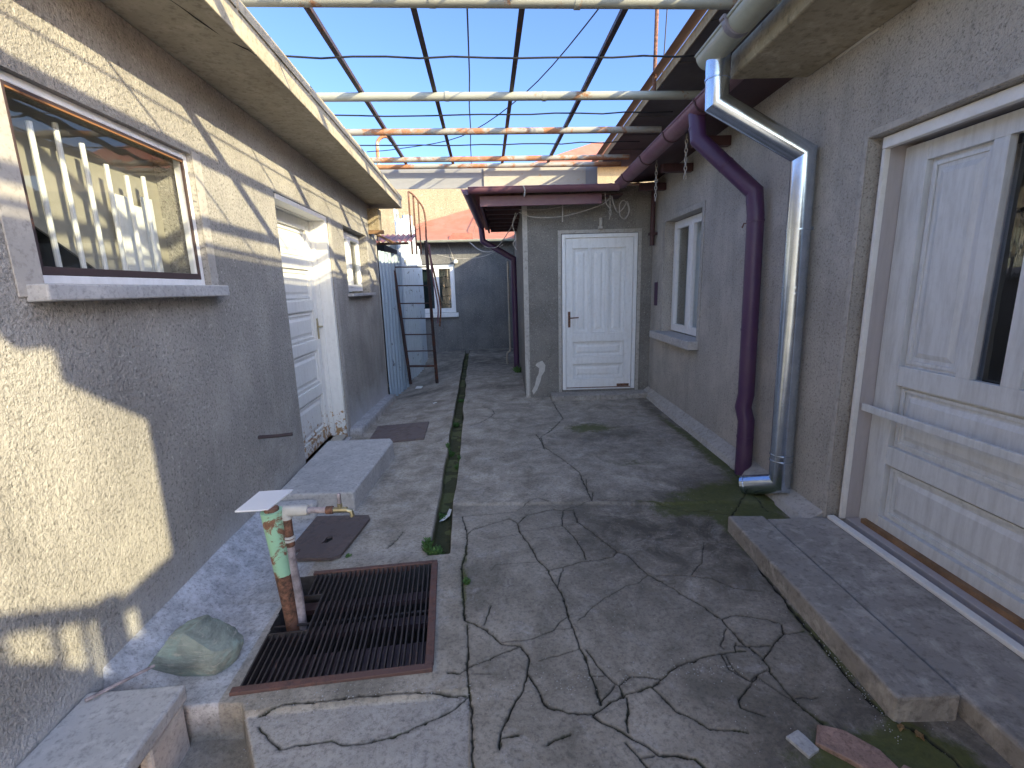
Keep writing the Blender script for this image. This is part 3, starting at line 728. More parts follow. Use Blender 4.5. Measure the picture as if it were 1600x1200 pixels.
g=MB(); g.tube([(PX+.226,PY-.005,.524),(PX+.285,PY-.006,.523)],.012,12); g.tube([(PX+.255,PY-.005,.525),(PX+.255,PY-.005,.552)],.011,12); g.tube([(PX+.275,PY-.006,.523),(PX+.30,PY-.006,.515),(PX+.304,PY-.006,.49)],.010,12); g.build('body','brass',tp,smooth=True)
g=MB(); g.box(PX+.248,PX+.262,PY-.012,PY+.003,.552,.60); g.build('lever','limed',tp,bev=.003)
g=MB(); a=math.radians(0)
g.add([(-1.062,1.94,.545),(-.925,1.94,.545),(-.885,2.12,.555),(-1.035,2.115,.555),(-1.062,1.94,.552),(-.925,1.94,.552),(-.885,2.12,.562),(-1.035,2.115,.562)],[(0,1,2,3),(4,5,6,7),(0,1,5,4),(1,2,6,5),(2,3,7,6),(3,0,4,7)])
tag(g.build('ceramic_tile','tile',bev=.001),'white glazed tile lying as a lid on the green tap post','tile')
# hatch plate with a hole
g=MB(); outer=[(-1.145,2.555),(-1.12,2.56),(-1.125,2.44),(-.84,2.425),(-.815,2.46),(-.745,2.88),(-.76,2.915),(-1.12,2.945)]
outer=[(-1.13,2.52),(-1.06,2.535),(-1.06,2.44),(-.86,2.425),(-.815,2.45),(-.745,2.87),(-.765,2.915),(-1.10,2.94)]
hole=[(-.975,2.585),(-.955,2.60),(-.95,2.655),(-.925,2.665),(-.905,2.63),(-.93,2.59)]
def plate_with_hole(mb,outer,hole,z0,z1):
    bm=bmesh.new(); vo=[bm.verts.new((p[0],p[1],z1)) for p in outer]; vh=[bm.verts.new((p[0],p[1],z1)) for p in hole]
    es=[bm.edges.new((L[i],L[(i+1)%len(L)])) for L in (vo,vh) for i in range(len(L))]
    bmesh.ops.triangle_fill(bm,use_beauty=True,use_dissolve=False,edges=es)
    r=bmesh.ops.extrude_face_region(bm,geom=bm.faces[:]); 
    for q in r['geom']:
        if isinstance(q,bmesh.types.BMVert): q.co.z=z0
    bm.verts.index_update(); mb.add([tuple(v.co) for v in bm.verts],[[v.index for v in f_.verts] for f_ in bm.faces]); bm.free()
plate_with_hole(g,outer,hole,.006,.022)
ht=tag(g.build('iron_hatch','hatch'),'dark rusty iron hatch plate with a torn hole, beside the tap','hatch')
g=MB(); g.box(-.985,-.895,2.575,2.675,.0065,.0095); g.build('painted_dark','hole_dark',ht)  # black sheet under the hole, standing in for its darkness
g=MB(); mp=[(-1.20,5.34),(-.60,5.22),(-.585,4.56),(-1.16,4.62)]; g.add([(a,b,gz_at(a,b)-.01) for a,b in mp]+[(a,b,gz_at(a,b)+.018) for a,b in mp],[(3,2,1,0),(4,5,6,7),(0,1,5,4),(1,2,6,5),(2,3,7,6),(3,0,4,7)])
mo=g.build('manhole_cover','manhole',bev=.004,wobble=.004,sub=5); tag(mo,'wide flat brown manhole cover set in the path past the peeling door','manhole cover')
# rock
def rock(name,label,c,s,seed,mat='rock',rot=0,sub=5,cat='rock'):
    bm=bmesh.new(); bmesh.ops.create_icosphere(bm,subdivisions=sub,radius=1); rn=random.Random(seed)
    planes=[(Vector((rn.uniform(-1,1),rn.uniform(-1,1),rn.uniform(-.6,1))).normalized(),rn.uniform(.52,.78)) for _ in range(15)]
    for v in bm.verts:
        p=v.co.copy()
        for n_,d_ in planes:
            k=p.dot(n_)
            if k>d_: p-=n_*(k-d_)*.99
        p*=1+.025*mnoise.noise(p*3+Vector((seed,0,0)))+.02*mnoise.noise(p*9)+.008*mnoise.noise(p*25)
        v.co=Vector((p.x*s[0],p.y*s[1],p.z*s[2]))
    R=Matrix.Rotation(rot,4,'Z')
    for v in bm.verts: v.co=R@v.co
    me=bpy.data.meshes.new(name); bm.to_mesh(me); bm.free(); me.materials.append(M[mat]); me.polygons.foreach_set('use_smooth',[True]*len(me.polygons))
    try: me.set_sharp_from_angle(angle=math.radians(18))
    except Exception: pass
    o=bpy.data.objects.new(name,me); COL.objects.link(o); o.location=c; return tag(o,label,cat)
rock('rock','big green-grey rock lying against the foot of the left wall',(-1.185,1.735,.07),(.18,.135,.16),11,rot=math.radians(24))
# concrete trough at the bottom left
t_=thing('concrete_trough','long pale concrete box with an open side along the left wall below the rock','trough',(-1.25,1.1,-.15))
g=MB(); g.box(-1.415,-1.085,-.2,1.515,.045,.105); g.box(-1.415,-1.095,1.32,1.50,-.16,.045); g.box(-1.415,-1.095,-.2,.2,-.16,.045); g.build('shell','block',t_,bev=.012,wobble=.002,sub=4)
g=MB(); g.box(-1.40,-1.13,.2,1.32,-.16,.045); g.build('dark_infill','dark',t_)  # dark block painting the shade inside the open side
g=MB(); g.tube([(-1.38,1.46,.118),(-1.26,1.62,.10)],.006,8); tag(g.build('wooden_stick','limed'),'thin stick lying between the wall and the trough','stick')
# ---------------- right wing ----------------
TR=Tright(0.0); LF=FR@Vector((0,3,0))
rh=thing('long_house','long grey roughcast house wing on the right with cream panelled door and white casement window','house',(0,3,0),FR)
w=MB(TR,FR); wall(w,-.76,6.02,-.15,3.13,[(1.02,2.44,.04,2.13),(4.49,5.54,.80,2.13)],.28); w.build('wall','stuccoR',rh)
w=MB(XYZ,FR); w.box(.28,5.2,-.76,-.60,-.1,3.13); w.box(5.0,5.2,-.75,11.6,-.1,3.13); w.build('back_wall','stuccoR',rh)
w=MB(XYZ,FR); w.box(-.45,5.5,-1.3,7.3,3.135,3.20); w.build('roof','darksheet',rh,bev=.003)
w=MB(XYZ,FR); w.box(-.462,-.452,-1.3,7.3,3.125,3.20); w.build('fascia','tanfascia',rh)
w=MB(XYZ,FR); w.add([(-.55,-1.3,3.20),(-.455,-1.3,3.215),(-.455,7.3,3.215),(-.55,7.3,3.20),(-.55,-1.3,3.205),(-.455,-1.3,3.222),(-.455,7.3,3.222),(-.55,7.3,3.205)],[(0,1,2,3),(4,5,6,7),(0,1,5,4),(1,2,6,5),(2,3,7,6),(3,0,4,7)]); w.build('drip_edge','drip',rh)
for k in range(6):
    w=MB(XYZ,FR); w.box(-.44,0,3.4+k*.6,3.415+k*.6,3.127,3.1345); w.build('soffit_seam','darksheet',rh)
# concrete eave slab nearest the camera
w=MB(XYZ,FR); w.prism([(-.53,-.70),(-.001,-.70),(-.001,3.02),(-.47,3.02)],2.63,2.77); w.build('eave_slab','slabR',rh,bev=.012,wobble=.004,sub=6)
w=MB(XYZ,FR); w.box(-.012,-.002,2.45,2.75,2.615,2.629); w.build('mortar_remnant','plaster',rh,wobble=.004,sub=3)
w=MB(XYZ,FR); w.box(-.012,-.002,1.9,2.2,2.61,2.628); w.build('mortar_remnant','plaster',rh,wobble=.004,sub=3)
# maroon eave beyond it
w=MB(XYZ,FR)
w.add([(-.40,3.05,2.65),(-.002,3.05,2.69),(-.002,5.98,2.66),(-.45,5.6,2.57),(-.40,3.05,2.665),(-.002,3.05,2.705),(-.002,5.98,2.675),(-.45,5.6,2.585)],[(0,1,2,3),(4,5,6,7),(0,1,5,4),(1,2,6,5),(2,3,7,6),(3,0,4,7)])
w.build('eave_boarding','maroonwood',rh)
for k in range(1,4):
    y=3.2+k*.78; zz=2.60-.02*k
    w=MB(XYZ,FR); w.box(-.30,-.004,y,y+.07,zz-.06,zz+.015); w.build('rafter_tail','maroonwood',rh,bev=.003)
# baseboard kerb of cement
w=MB(XYZ,FR); w.add([(-.14,2.46,-.03),(-.001,2.46,-.03),(-.001,2.46,.10),(-.10,2.46,.05),(-.11,6.0,-.03),(-.001,6.0,-.03),(-.001,6.0,.12),(-.08,6.0,.06)],[(0,1,2,3),(7,6,5,4),(0,1,5,4),(1,2,6,5),(2,3,7,6),(3,0,4,7)])
w.build('plinth','render',rh,bev=.008,wobble=.006,sub=7)
for (a,b,c,d) in ((2.442,2.475,.04,2.165),(1.02,2.442,2.133,2.165),(5.542,5.60,.80,2.18),(4.49,5.542,2.132,2.18),(4.43,4.488,.80,2.18)):
    w=MB(TR,FR); w.box(a,b,c,d,.001,.007); w.build('smooth_band','render',rh,bev=.002)
# casement window
f=window(rh,TR,FR,4.50,5.52,.90,2.12,.10,mull=True,wd=.05)
g=MB(TR,FR); g.box(4.44,5.70,.80,.885,-.12,.10); g.build('sill','step2',rh,bev=.008,wobble=.003,sub=3)
g=MB(TR,FR); g.box(4.5,5.52,.9,2.12,-.26,-.255)
g.build('curtain','curtain',rh)
# cream door
g=MB(TR,FR); g.box(2.388,2.408,.088,2.07,-.075,-.045); g.box(1.06,1.08,.088,2.07,-.075,-.045); g.box(1.06,2.408,2.07,2.125,-.077,-.043); g.box(1.06,2.408,.084,.105,-.02,.02); g.build('door_trim','whitetrim',rh,bev=.004)
g=MB(TR,FR); ringframe(g,1.03,2.437,.05,2.127,.04,-.20,-.078); g.build('door_frame','jamb_shaded',rh,bev=.003)
dT=lambda u,v,w_: (.185-w_,u,v)
g=MB(dT,FR)
L0,L1=1.08,2.392
g.box(L0,L1,.07,.97,-.02,.0); g.box(L0,1.74,.97,2.07,-.02,0); g.box(1.90,L1,.97,2.07,-.02,0); g.box(1.74,1.90,2.0,2.07,-.02,0)
for a,b in ((.07,.17),(.47,.57),(.90,1.0),(1.985,2.07)): g.box(2.26-.98 if False else 1.2,2.26,a,b,0,.03)
g.box(2.26,L1,.07,2.07,0,.032); g.box(L0,1.2,.07,2.07,0,.032); g.box(1.885,1.95,1.0,1.985,0,.03); g.box(1.68,1.755,1.0,1.985,0,.03)
panel(g,1.96,2.25,1.01,1.975,0,.014); panel(g,1.21,1.67,1.01,1.975,0,.014)
panel(g,1.21,2.25,.58,.89,0,.014); panel(g,1.21,2.25,.18,.46,0,.014)
d=g.build('door','greydoor',rh,bev=.002)
g=MB(dT,FR); g.add([(1.755,1.0,-.01),(1.885,1.0,-.01),(1.885,1.985,-.01),(1.755,1.985,-.01)],[(0,1,2,3)]); g.build('pane','glassdark',d)
g=MB(dT,FR); g.box(1.5,2.1,.9,2.1,-.26,-.25); g.build('inner_curtain','dark',d)
g=MB(dT,FR); g.box(1.12,2.34,.075,.115,.03,.06); g.build('weather_board','wood',d,bev=.003)
g=MB(TR,FR); g.box(1.08,2.388,.735,.775,-.10,-.085); g.build('bar','greydoor',rh,bev=.004)
# patch of maroon paint
g=MB(TR,FR); g.box(5.74,5.86,1.18,1.46,.002,.006); g.build('paint_patch','purple',rh)

# ---------------- porch block ----------------
TF=Tfront(6.0)
pb=thing('porch_block','grey rendered porch block with white panelled door and red roof','porch',(-.8,6,0),FR)
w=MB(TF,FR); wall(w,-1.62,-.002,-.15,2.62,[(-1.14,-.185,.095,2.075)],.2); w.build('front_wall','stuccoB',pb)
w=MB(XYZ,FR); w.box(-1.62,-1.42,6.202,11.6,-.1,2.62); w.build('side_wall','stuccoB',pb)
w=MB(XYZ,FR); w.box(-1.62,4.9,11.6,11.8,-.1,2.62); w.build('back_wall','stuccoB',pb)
for (a,b,c,d_) in ((-1.185,-1.143,.05,2.12),(-.182,-.14,.05,2.12),(-1.143,-.182,2.078,2.12),(-1.622,-1.56,-.05,2.5)):
    g=MB(TF,FR); g.box(a,b,c,d_,.001,.008); g.build('smooth_band','render',pb,bev=.002)
g=MB(TF,FR); ringframe(g,-1.135,-.19,.10,2.07,.045,-.05,.014,.015); g.build('door_frame','white',pb,bev=.003)
dT=lambda u,v,w_: (u,6.035-w_,v)
g=MB(dT,FR); g.box(-1.085,-.24,.125,2.02,-.02,0)
g.box(-1.085,-1.0,.125,2.02,0,.028); g.box(-.335,-.24,.125,2.02,0,.028)
for a,b in ((.125,.24),(.44,.53),(.73,.84),(1.90,2.02)): g.box(-1.0,-.335,a,b,0,.026)
for a,b in ((-.80,-.765),(-.575,-.54)): g.box(a,b,.84,1.90,0,.026)
for a,b in ((-1.0,-.80),(-.765,-.575),(-.54,-.335)): panel(g,a+.005,b-.005,.845,1.895,0,.012)
panel(g,-.995,-.34,.535,.725,0,.012); panel(g,-.995,-.34,.245,.435,0,.012)
d=g.build('door','white',pb,bev=.002)
g=MB(dT,FR); g.box(-1.06,-1.03,.92,1.12,.028,.034); g.tube([(-1.045,1.04,.02),(-1.045,1.04,.07),(-.93,1.045,.075)],.008,8); g.build('handle','rust',d,smooth=True)
g=MB(dT,FR); g.box(-.42,-.26,.130,.165,.0285,.0295); g.box(-1.08,-.24,.118,.127,.01,.035); g.build('scuffed_edge','rust',d,wobble=.002,sub=3)
g=MB(TF,FR)   # flaked plaster patch low on the corner
for poly in ([(-1.47,.47),(-1.40,.50),(-1.36,.44),(-1.37,.36),(-1.41,.30),(-1.43,.22),(-1.47,.12),(-1.52,.05),(-1.54,.10),(-1.50,.18),(-1.48,.27),(-1.45,.33),(-1.44,.40),(-1.49,.44)],[(-1.60,.02),(-1.58,.05),(-1.575,.40),(-1.60,.62),(-1.61,.3)]): g.prism([(a,b) for a,b in poly],.0085,.0115)
g.build('flaked_patch','plaster',pb)
g=MB(XYZ,FR); g.prism([(-1.30,5.76),(-.06,5.76),(-.06,5.995),(-1.30,5.995)],-.04,.075); tag(g.build('door_step','step',bev=.01,wobble=.003,sub=4),'low dark cement step under the white door of the porch','step')
# porch roof : hipped sheet roof
def roofz(x,y): return 2.575+.17*max(0,min(y-5.62,x+2.22))
bm=MB(XYZ,FR); xs_=[-2.22+i*.04 for i in range(int(2.7/.04))]; ys_=[5.62+j*.12 for j in range(35)]
vs=[];fs=[]
for j,y in enumerate(ys_):
    for i,x in enumerate(xs_): vs.append((x,y,roofz(x,y)+(.006 if i%4==0 else 0)))
n=len(xs_)
for j in range(len(ys_)-1):
    for i in range(n-1): fs.append((j*n+i,j*n+i+1,(j+1)*n+i+1,(j+1)*n+i))
k=len(vs); vs+=[(a,b,c-.012) for a,b,c in vs]; fs+=[tuple(k+i for i in f_[::-1]) for f_ in fs]
bm.add(vs,fs); rf=bm.build('roof','orangeroof',pb)
g=MB(XYZ,FR); g.box(-2.12,-.70,5.705,5.73,2.375,2.49); g.box(-2.12,-2.095,5.73,8.5,2.375,2.49); g.build('fascia','purpleG',pb,bev=.003)
g=MB(XYZ,FR); g.box(-2.09,-1.625,5.735,8.9,2.47,2.485); g.box(-1.625,-.45,5.735,5.995,2.47,2.485); g.build('soffit','maroonwood',pb)
for k in range(7):
    g=MB(XYZ,FR); g.box(-2.08,-1.625,6.1+k*.4,6.16+k*.4,2.40,2.469); g.build('rafter_tail','maroonwood',pb)
g=MB(XYZ,FR); g.box(-1.37,-1.29,5.74,5.80,2.395,2.469); g.build('bracket_block','maroonwood',pb)

# ---------------- gutters and downpipes ----------------
def bands(par,pts,r,mat,name='band',wd=.02,seg=20):
    for p,d in pts:
        g=MB(XYZ,FR); p=Vector(p); d=Vector(d).normalized()*wd/2; g.tube([tuple(p-d),tuple(p+d)],r,seg); g.build(name,mat,par,smooth=True)
zg=thing('pale_gutter','pale grey green gutter under the near concrete eave on the right','gutter',(-.60,1.2,2.75),FR)
g=MB(XYZ,FR); g.gutter((-.625,-.75,2.79),(-.60,3.02,2.76),.078,16,.004,.009); g.build('trough','pvc',zg,smooth=True)
for y in (2.62,1.3,.0):
    g=MB(XYZ,FR); g.gutter((-.612,y-.02,2.767),(-.612,y+.02,2.767),.086,14,.006,.011); g.build('joint_ring','pvcdark',zg,smooth=True)
zd=thing('zinc_downpipe','shiny zinc downpipe with bare spout beside the cream door','downpipe',(-.08,2.84,.05),FR)
g=MB(XYZ,FR); g.mitre([(-.585,2.93,2.74),(-.575,2.93,2.475),(-.08,2.85,2.165),(-.075,2.805,.13),(-.235,2.96,.055)],.066,28); g.build('pipe','zinc',zd,smooth=True,sharp=20)
bands(zd,[((-.079,2.841,1.74),(0,0,1)),((-.078,2.834,1.40),(0,0,1)),((-.078,2.833,1.365),(0,0,1)),((-.0755,2.81,.33),(0,0,1)),((-.0755,2.809,.29),(0,0,1)),((-.58,2.93,2.60),(0,0,1)),((-.222,2.947,.0615),(-.16,.155,-.075))],.0705,'zinc',wd=.008,seg=28)
g=MB(XYZ,FR); g.box(-.075,-.0,2.82,2.86,1.735,1.755); g.build('wall_hook','zinc',zd)
pg=thing('maroon_gutter','faded maroon eaves gutter sloping along the right wing','gutter',(-.43,4.4,2.62),FR)
g=MB(XYZ,FR); g.gutter((-.40,3.04,2.715),(-.50,5.60,2.585),.075,16,.004,.008); g.build('trough','purpleG',pg,smooth=True)
for k in range(4):
    y=3.5+k*.6; z=2.715-.0508*(y-3.04); g=MB(XYZ,FR); g.gutter((-.40-.039*(y-3.04),y-.009,z),(-.40-.039*(y-3.04),y+.009,z),.082,14,.006,.009); g.build('bracket','maroonwood',pg,smooth=True)
pd=thing('purple_downpipe','dented purple downpipe between the white window and the zinc pipe','downpipe',(-.08,3.3,0),FR)
g=MB(XYZ,FR); P=[(-.43,3.63,2.67),(-.42,3.59,2.46),(-.09,3.38,2.055),(-.08,3.36,1.9),(-.08,3.31,.62),(-.09,3.32,.52),(-.075,3.29,.42),(-.08,3.27,-.03)]
g.mitre(P,.057,22); o=g.build('pipe','purple',pd,smooth=True,sharp=24)
for v in o.data.vertices:     # dents where the pipe was knocked near its foot
    z=v.co.z+MWR[o.name].translation.z
    if z<.75: 
        q=mnoise.noise(Vector((v.co.x*8,v.co.y*8,z*7))); v.co.x+=q*.011; v.co.y+=q*.008
bands(pd,[((-.08,3.355,1.86),(0,0,1)),((-.08,3.33,1.10),(0,0,1)),((-.08,3.28,.30),(0,0,1)),((-.255,3.485,2.258),(.33,-.21,-.405)),((-.425,3.61,2.54),(.01,-.04,-.21))],.060,'purple',wd=.014,seg=22)
g=MB(XYZ,FR); g.tube([(-.08,3.355,1.85),(-.13,3.42,1.85),(-.14,3.42,1.82)],.005,6); g.build('wire_tie','rust',pd)
fg=thing('porch_gutter','dark purple gutter across the front of the porch roof','gutter',(-1.4,5.58,2.55),FR)
g=MB(XYZ,FR); g.gutter((-2.24,5.585,2.555),(-.53,5.585,2.55),.06,14,.004,.007); g.build('trough','purpleG',fg,smooth=True)
g=MB(XYZ,FR); g.tube([(-1.62,5.52,2.56),(-1.60,5.515,2.50),(-1.61,5.515,2.44)],.008,6); g.build('hook','chain',fg)
sg=thing('side_gutter','dark gutter receding along the side eave of the porch roof','gutter',(-2.26,7,2.53),FR)
g=MB(XYZ,FR); g.gutter((-2.26,5.60,2.55),(-2.24,8.5,2.50),.06,14,.004,.007); g.build('trough','purple',sg,smooth=True)
sd=thing('alley_downpipe','dark purple downpipe with slanting neck at the far corner of the porch block','downpipe',(-1.68,8.4,0),FR)
g=MB(XYZ,FR); g.mitre([(-2.24,8.4,2.46),(-2.22,8.4,2.24),(-1.70,8.4,1.93),(-1.69,8.4,.0)],.05,18); g.build('pipe','purple',sd,smooth=True,sharp=26)
wp=MB(XYZ,FR); wp.tube([(-1.80,8.6,1.9),(-1.80,8.6,.3),(-1.86,8.6,.25),(-1.86,8.6,.05)],.018,8); tag(wp.build('thin_water_pipe','chain',smooth=True),'thin pale pipe running down behind the far purple downpipe','pipe')
ip=MB(XYZ,FR); ip.tube([(-.05,5.86,2.55),(-.05,5.86,1.9)],.028,12); ip.box(-.09,0,5.82,5.9,2.02,2.05); tag(ip.build('short_maroon_pipe','maroonwood',smooth=True),'short maroon pipe in the corner between the white door and the window','pipe')

# chains
def chain(p,L,label):
    g=MB(XYZ,FR); p=Vector(p); n=int(L/.034)
    for k in range(n):
        c=p-Vector((0,0,k*.034)); pts=[]
        for j in range(9):
            t=2*math.pi*j/8; a=.011*math.cos(t); b=.022*math.sin(t)
            pts.append(tuple(c+(Vector((a,0,b)) if k%2 else Vector((0,a,b)))))
        g.tube(pts,.0038,6,caps=False)
    tag(g.build('chain','chain',smooth=True),label,'chain')
chain((-.35,4.02,2.60),.36,'loose chain hanging right beside the slanting purple downpipe')
chain((-.35,4.80,2.60),.40,'loose chain hanging near the top of the white casement window')
chain((-.60,5.72,2.45),.24,'short chain hanging over the white door of the porch')

# cables on the porch
def cable(pts,label,r=.006,mat='cablew',F=FR,name='cable',group=None,n=5):
    g=MB(XYZ,F); g.tube(smoothpath(pts,n),r,6); return tag(g.build(name,mat,smooth=True),label,'cable',group)
cable([(-1.66,5.9,2.33),(-1.5,5.88,2.27),(-1.2,5.86,2.26),(-.95,5.84,2.30),(-.68,5.8,2.38),(-.60,5.75,2.44)],'dirty white cable sagging across the top of the white door of the porch')
cable([(-1.66,5.9,2.36),(-1.35,5.86,2.35),(-1.0,5.84,2.40),(-.8,5.8,2.46)],'thin grey cable just under the porch fascia above the sagging one',.0035)
cable([(-.58,5.73,2.46),(-.55,5.74,2.36),(-.50,5.75,2.28),(-.43,5.76,2.33),(-.39,5.76,2.40),(-.36,5.76,2.30),(-.40,5.77,2.21),(-.47,5.76,2.24),(-.48,5.75,2.36),(-.44,5.75,2.41),(-.38,5.76,2.36),(-.37,5.77,2.26),(-.43,5.77,2.20)],'untidy coil of white cable hanging at the corner above the white door')
cable([(-.66,5.72,2.5),(-.64,5.74,2.38),(-.58,5.75,2.3),(-.6,5.76,2.2)],'short white cable end dangling beside the chain above the door',.005)
cable([(-1.7,6.0,2.34),(-1.74,6.0,2.2),(-1.70,6.02,2.05),(-1.74,6.02,1.98),(-1.70,6.0,1.9)],'knotted white cable end at the left corner of the porch wall',.006)
cable([(-1.68,6.0,2.33),(-1.78,6.6,2.2),(-1.95,7.2,2.05),(-2.1,7.8,2.08),(-2.2,8.4,2.16)],'pale cable looping under the side eave of the porch',.006)
g=MB(XYZ,FR); g.tube([(-1.14,5.86,2.46),(-1.14,5.86,2.20)],.009,8); tag(g.build('conduit_stub','cablew',smooth=True),'short pale conduit stub above the white door','conduit')
g=MB(XYZ,FR); g.tube([(-.66,5.955,2.15),(-.66,5.955,2.25)],.022,10); g.tube([(-.66,5.955,2.12),(-.66,5.955,2.15)],.038,12); tag(g.build('lamp_holder','render',smooth=True),'small grey lamp holder on the wall over the white door','lamp holder')

# steps at the cream door
g=MB(XYZ,FR); g.prism([(-.60,1.19),(-.385,1.19),(-.375,2.445),(-.575,2.455)],-.03,.095)
tag(g.build('loose_step','step',bev=.01,wobble=.003,sub=5),'loose concrete slab step lying in front of the cream door step','step')
g=MB(XYZ,FR); g.prism([(-.372,-.6),(-.002,-.6),(-.002,2.43),(-.36,2.43)],-.05,.082)
tag(g.build('house_step','step',bev=.012,wobble=.003,sub=6),'long concrete step built against the wall below the cream door','step')

# ---------------- pergola ----------------
pgl=thing('pergola_frame','rusty steel pergola frame of pipes and dark rafters over the yard','pergola',(0,2.5,3.03))
PIPES=[(-1.0,'pipeA',.032),(.35,'pipeA',.032),(1.68,'pipeA',.032),(3.04,'pipeA',.034),(4.40,'pipeA',.034),(5.31,'pipeB',.032),(6.38,'pipeB',.032),(6.72,'pipeB',.03)]
for y,mm,r in PIPES:
    g=MB(); x1=2.0; g.tube([(-1.40,y+.015,3.03),(.3,y,3.03),(x1,y-.01,3.035)],r,16); g.build('pipe',mm,pgl,smooth=True)
    if y in (4.40,3.04):
        for xx in (.62,-.2):
            g=MB(); g.tube([(xx,y,3.03),(xx+.035,y,3.03)],r+.004,16); g.build('weld_collar',mm,pgl,smooth=True)
for y in (-1.0,1.68,4.40,6.38):
    g=MB(); g.box(-1.39,-1.35,y-.02,y+.02,2.75,3.0); g.build('support','rafter',pgl)
for (x0,x1) in ((-.99,-.855),(-.375,-.245),(.245,.405),(.885,1.015)):
    g=MB(); h=.018
    g.add([(x0-h,-1.4,3.062),(x0+h,-1.4,3.062),(x1+h,6.75,3.062),(x1-h,6.75,3.062),(x0-h,-1.4,3.068),(x0+h,-1.4,3.068),(x1+h,6.75,3.068),(x1-h,6.75,3.068)],[(0,1,2,3),(4,5,6,7),(0,1,5,4),(1,2,6,5),(2,3,7,6),(3,0,4,7)])
    h2=.003
    g.add([(x0-h2,-1.4,3.068),(x0+h2,-1.4,3.068),(x1+h2,6.75,3.068),(x1-h2,6.75,3.068),(x0-h2,-1.4,3.118),(x0+h2,-1.4,3.118),(x1+h2,6.75,3.118),(x1-h2,6.75,3.118)],[(4,5,6,7),(0,1,5,4),(1,2,6,5),(2,3,7,6),(3,0,4,7)])
    g.build('rafter','rafter',pgl)
for i,(y,lb) in enumerate(((1.1,None),(2.35,None),(3.73,'nearest'),(4.87,'middle'),(5.82,'farthest'))):
    g=MB(); g.tube(wire_pts((-1.25,y+.02,3.05),(1.95,y-.01,3.06),14,.012,.009,i),.0065,6)
    nm={None:('black wire across the pergola close overhead' if y<2 else 'black wire across the pergola just before the first big pipe'),'nearest':'black wire between the first and second pergola pipes','middle':'black wire between the second and third pergola pipes','farthest':'black wire between the third and fourth pergola pipes'}[lb]
    tag(g.build('support_wire','wire'),nm,'wire','wires strung across the pergola')
g=MB(); g.tube(wire_pts((.036,-1,3.12),(-.02,9.3,3.14),16,.04,.006,9),.0055,6); tag(g.build('overhead_cable','wire'),'thin black cable running lengthwise down the middle of the yard','cable')
cable([(1.5,3.1,3.95),(1.09,4.15,3.62),(.62,5.8,3.56),(-.13,7.1,3.50),(-1.1,7.75,3.52),(-1.6,8.0,3.55)],'thin black cable slanting across the sky above the pergola',.006,'wire',ID,'overhead_cable')
g=MB(); g.tube([(1.60,4.42,3.05),(1.60,4.40,4.3)],.016,10); tag(g.build('steel_post','rust',smooth=True),'thin rusty post rising from the second pergola pipe on the right','post')
g=MB(); g.tube([(1.66,4.4,3.1),(1.70,4.38,4.3)],.005,6); tag(g.build('post_cable','wire'),'thin black cable running up beside the rusty post','cable')
g=MB(); g.box(-1.30,1.72,6.86,6.868,2.78,3.045); tag(g.build('white_sheet','whitesheet',wobble=.004,sub=4),'long whitewashed metal sheet closing the far end of the pergola','metal sheet')
g=MB(); g.box(.155,1.55,6.835,6.842,2.79,3.03); tag(g.build('spotted_sheet','whitesheet2',wobble=.004,sub=3),'shorter cream spotted sheet on the right over the porch roof','metal sheet')
g=MB(); g.tube(smoothpath([(-1.62,9,3.2),(-1.62,9,3.85),(-1.60,9,3.98),(-1.52,9,4.05),(-1.43,9,4.05),(-1.37,9,3.98)],6),.03,12); tag(g.build('vent_pipe','pipeB',smooth=True),'bent vent pipe with hooked top above the left roof end','vent pipe')

# ---------------- far end of the alley ----------------
fh=thing('far_house','low dark grey house closing the alley with white window and red roof','house',(-.3,11.3,0))
TFa=Tfront(11.3)
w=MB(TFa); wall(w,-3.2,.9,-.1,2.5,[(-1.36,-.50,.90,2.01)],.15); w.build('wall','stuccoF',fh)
f=window(fh,TFa,ID,-1.355,-.505,.905,2.005,.03,wd=.07,mull=True,mpane='glassdark')
g=MB(TFa); g.box(-1.42,-.45,.80,.90,-.05,.05); g.build('sill','white',fh,bev=.005)
g=MB(TFa); g.box(-1.3,-.55,.95,1.95,-.14,-.13); g.build('curtain','bluecurtain',fh)
g=MB(); g.add([(-1.75,11.0,2.5),(1.3,11.0,2.5),(1.3,12.6,3.62),(-.08,12.55,3.40),(-1.45,12.55,3.05),(-1.75,12.5,2.5)],[(0,1,4),(1,2,3),(1,3,4),(0,4,5)]); rf=g.build('roof','orangeroof',fh)
g=MB(); g.add([(-.58,11.02,2.522),(-.05,11.02,2.522),(-.05,11.22,2.665),(-.50,11.25,2.685)],[(0,1,2,3)]); g.build('red_patch','brightred',rf)
g=MB(); g.tube([(-1.7,11.01,2.53),(-1.20,12.1,3.0)],.018,6); g.tube([(-.05,11.05,2.53),(.1,12.3,3.3)],.012,6); g.build('seam','drip',rf)
g=MB(); g.gutter((-1.75,10.95,2.50),(1.2,10.95,2.50),.05,10,.004,.006); tag(g.build('far_gutter','pvc',smooth=True),'pale gutter along the red roof at the end of the alley','gutter')
g=MB(); g.tube([(-.46,11.24,2.05),(-.46,11.20,2.04)],[.055,.03],14); tag(g.build('wall_lamp','bulb',smooth=True),'small round white lamp right of the far window','lamp')
cable([(-.62,11.25,2.46),(-.56,11.25,2.3),(-.50,11.25,2.1)],'white cable dropping to the round lamp on the far wall',.008,'cablew',ID)
cable([(-.85,10.9,2.2),(-.4,10.9,2.1),(.1,10.9,2.12),(.5,10.9,2.25)],'thin sagging cable across the far dark wall',.006,'cablew',ID)
cable([(-.1,9.6,2.32),(.1,9.4,2.15),(.3,9,2.1),(.5,8.8,2.2)],'white cable drooping from the far gutter towards the porch',.009,'cablew',ID)
bb=thing('beige_building','plain beige building rising behind the red roof','building',(0,13,0))
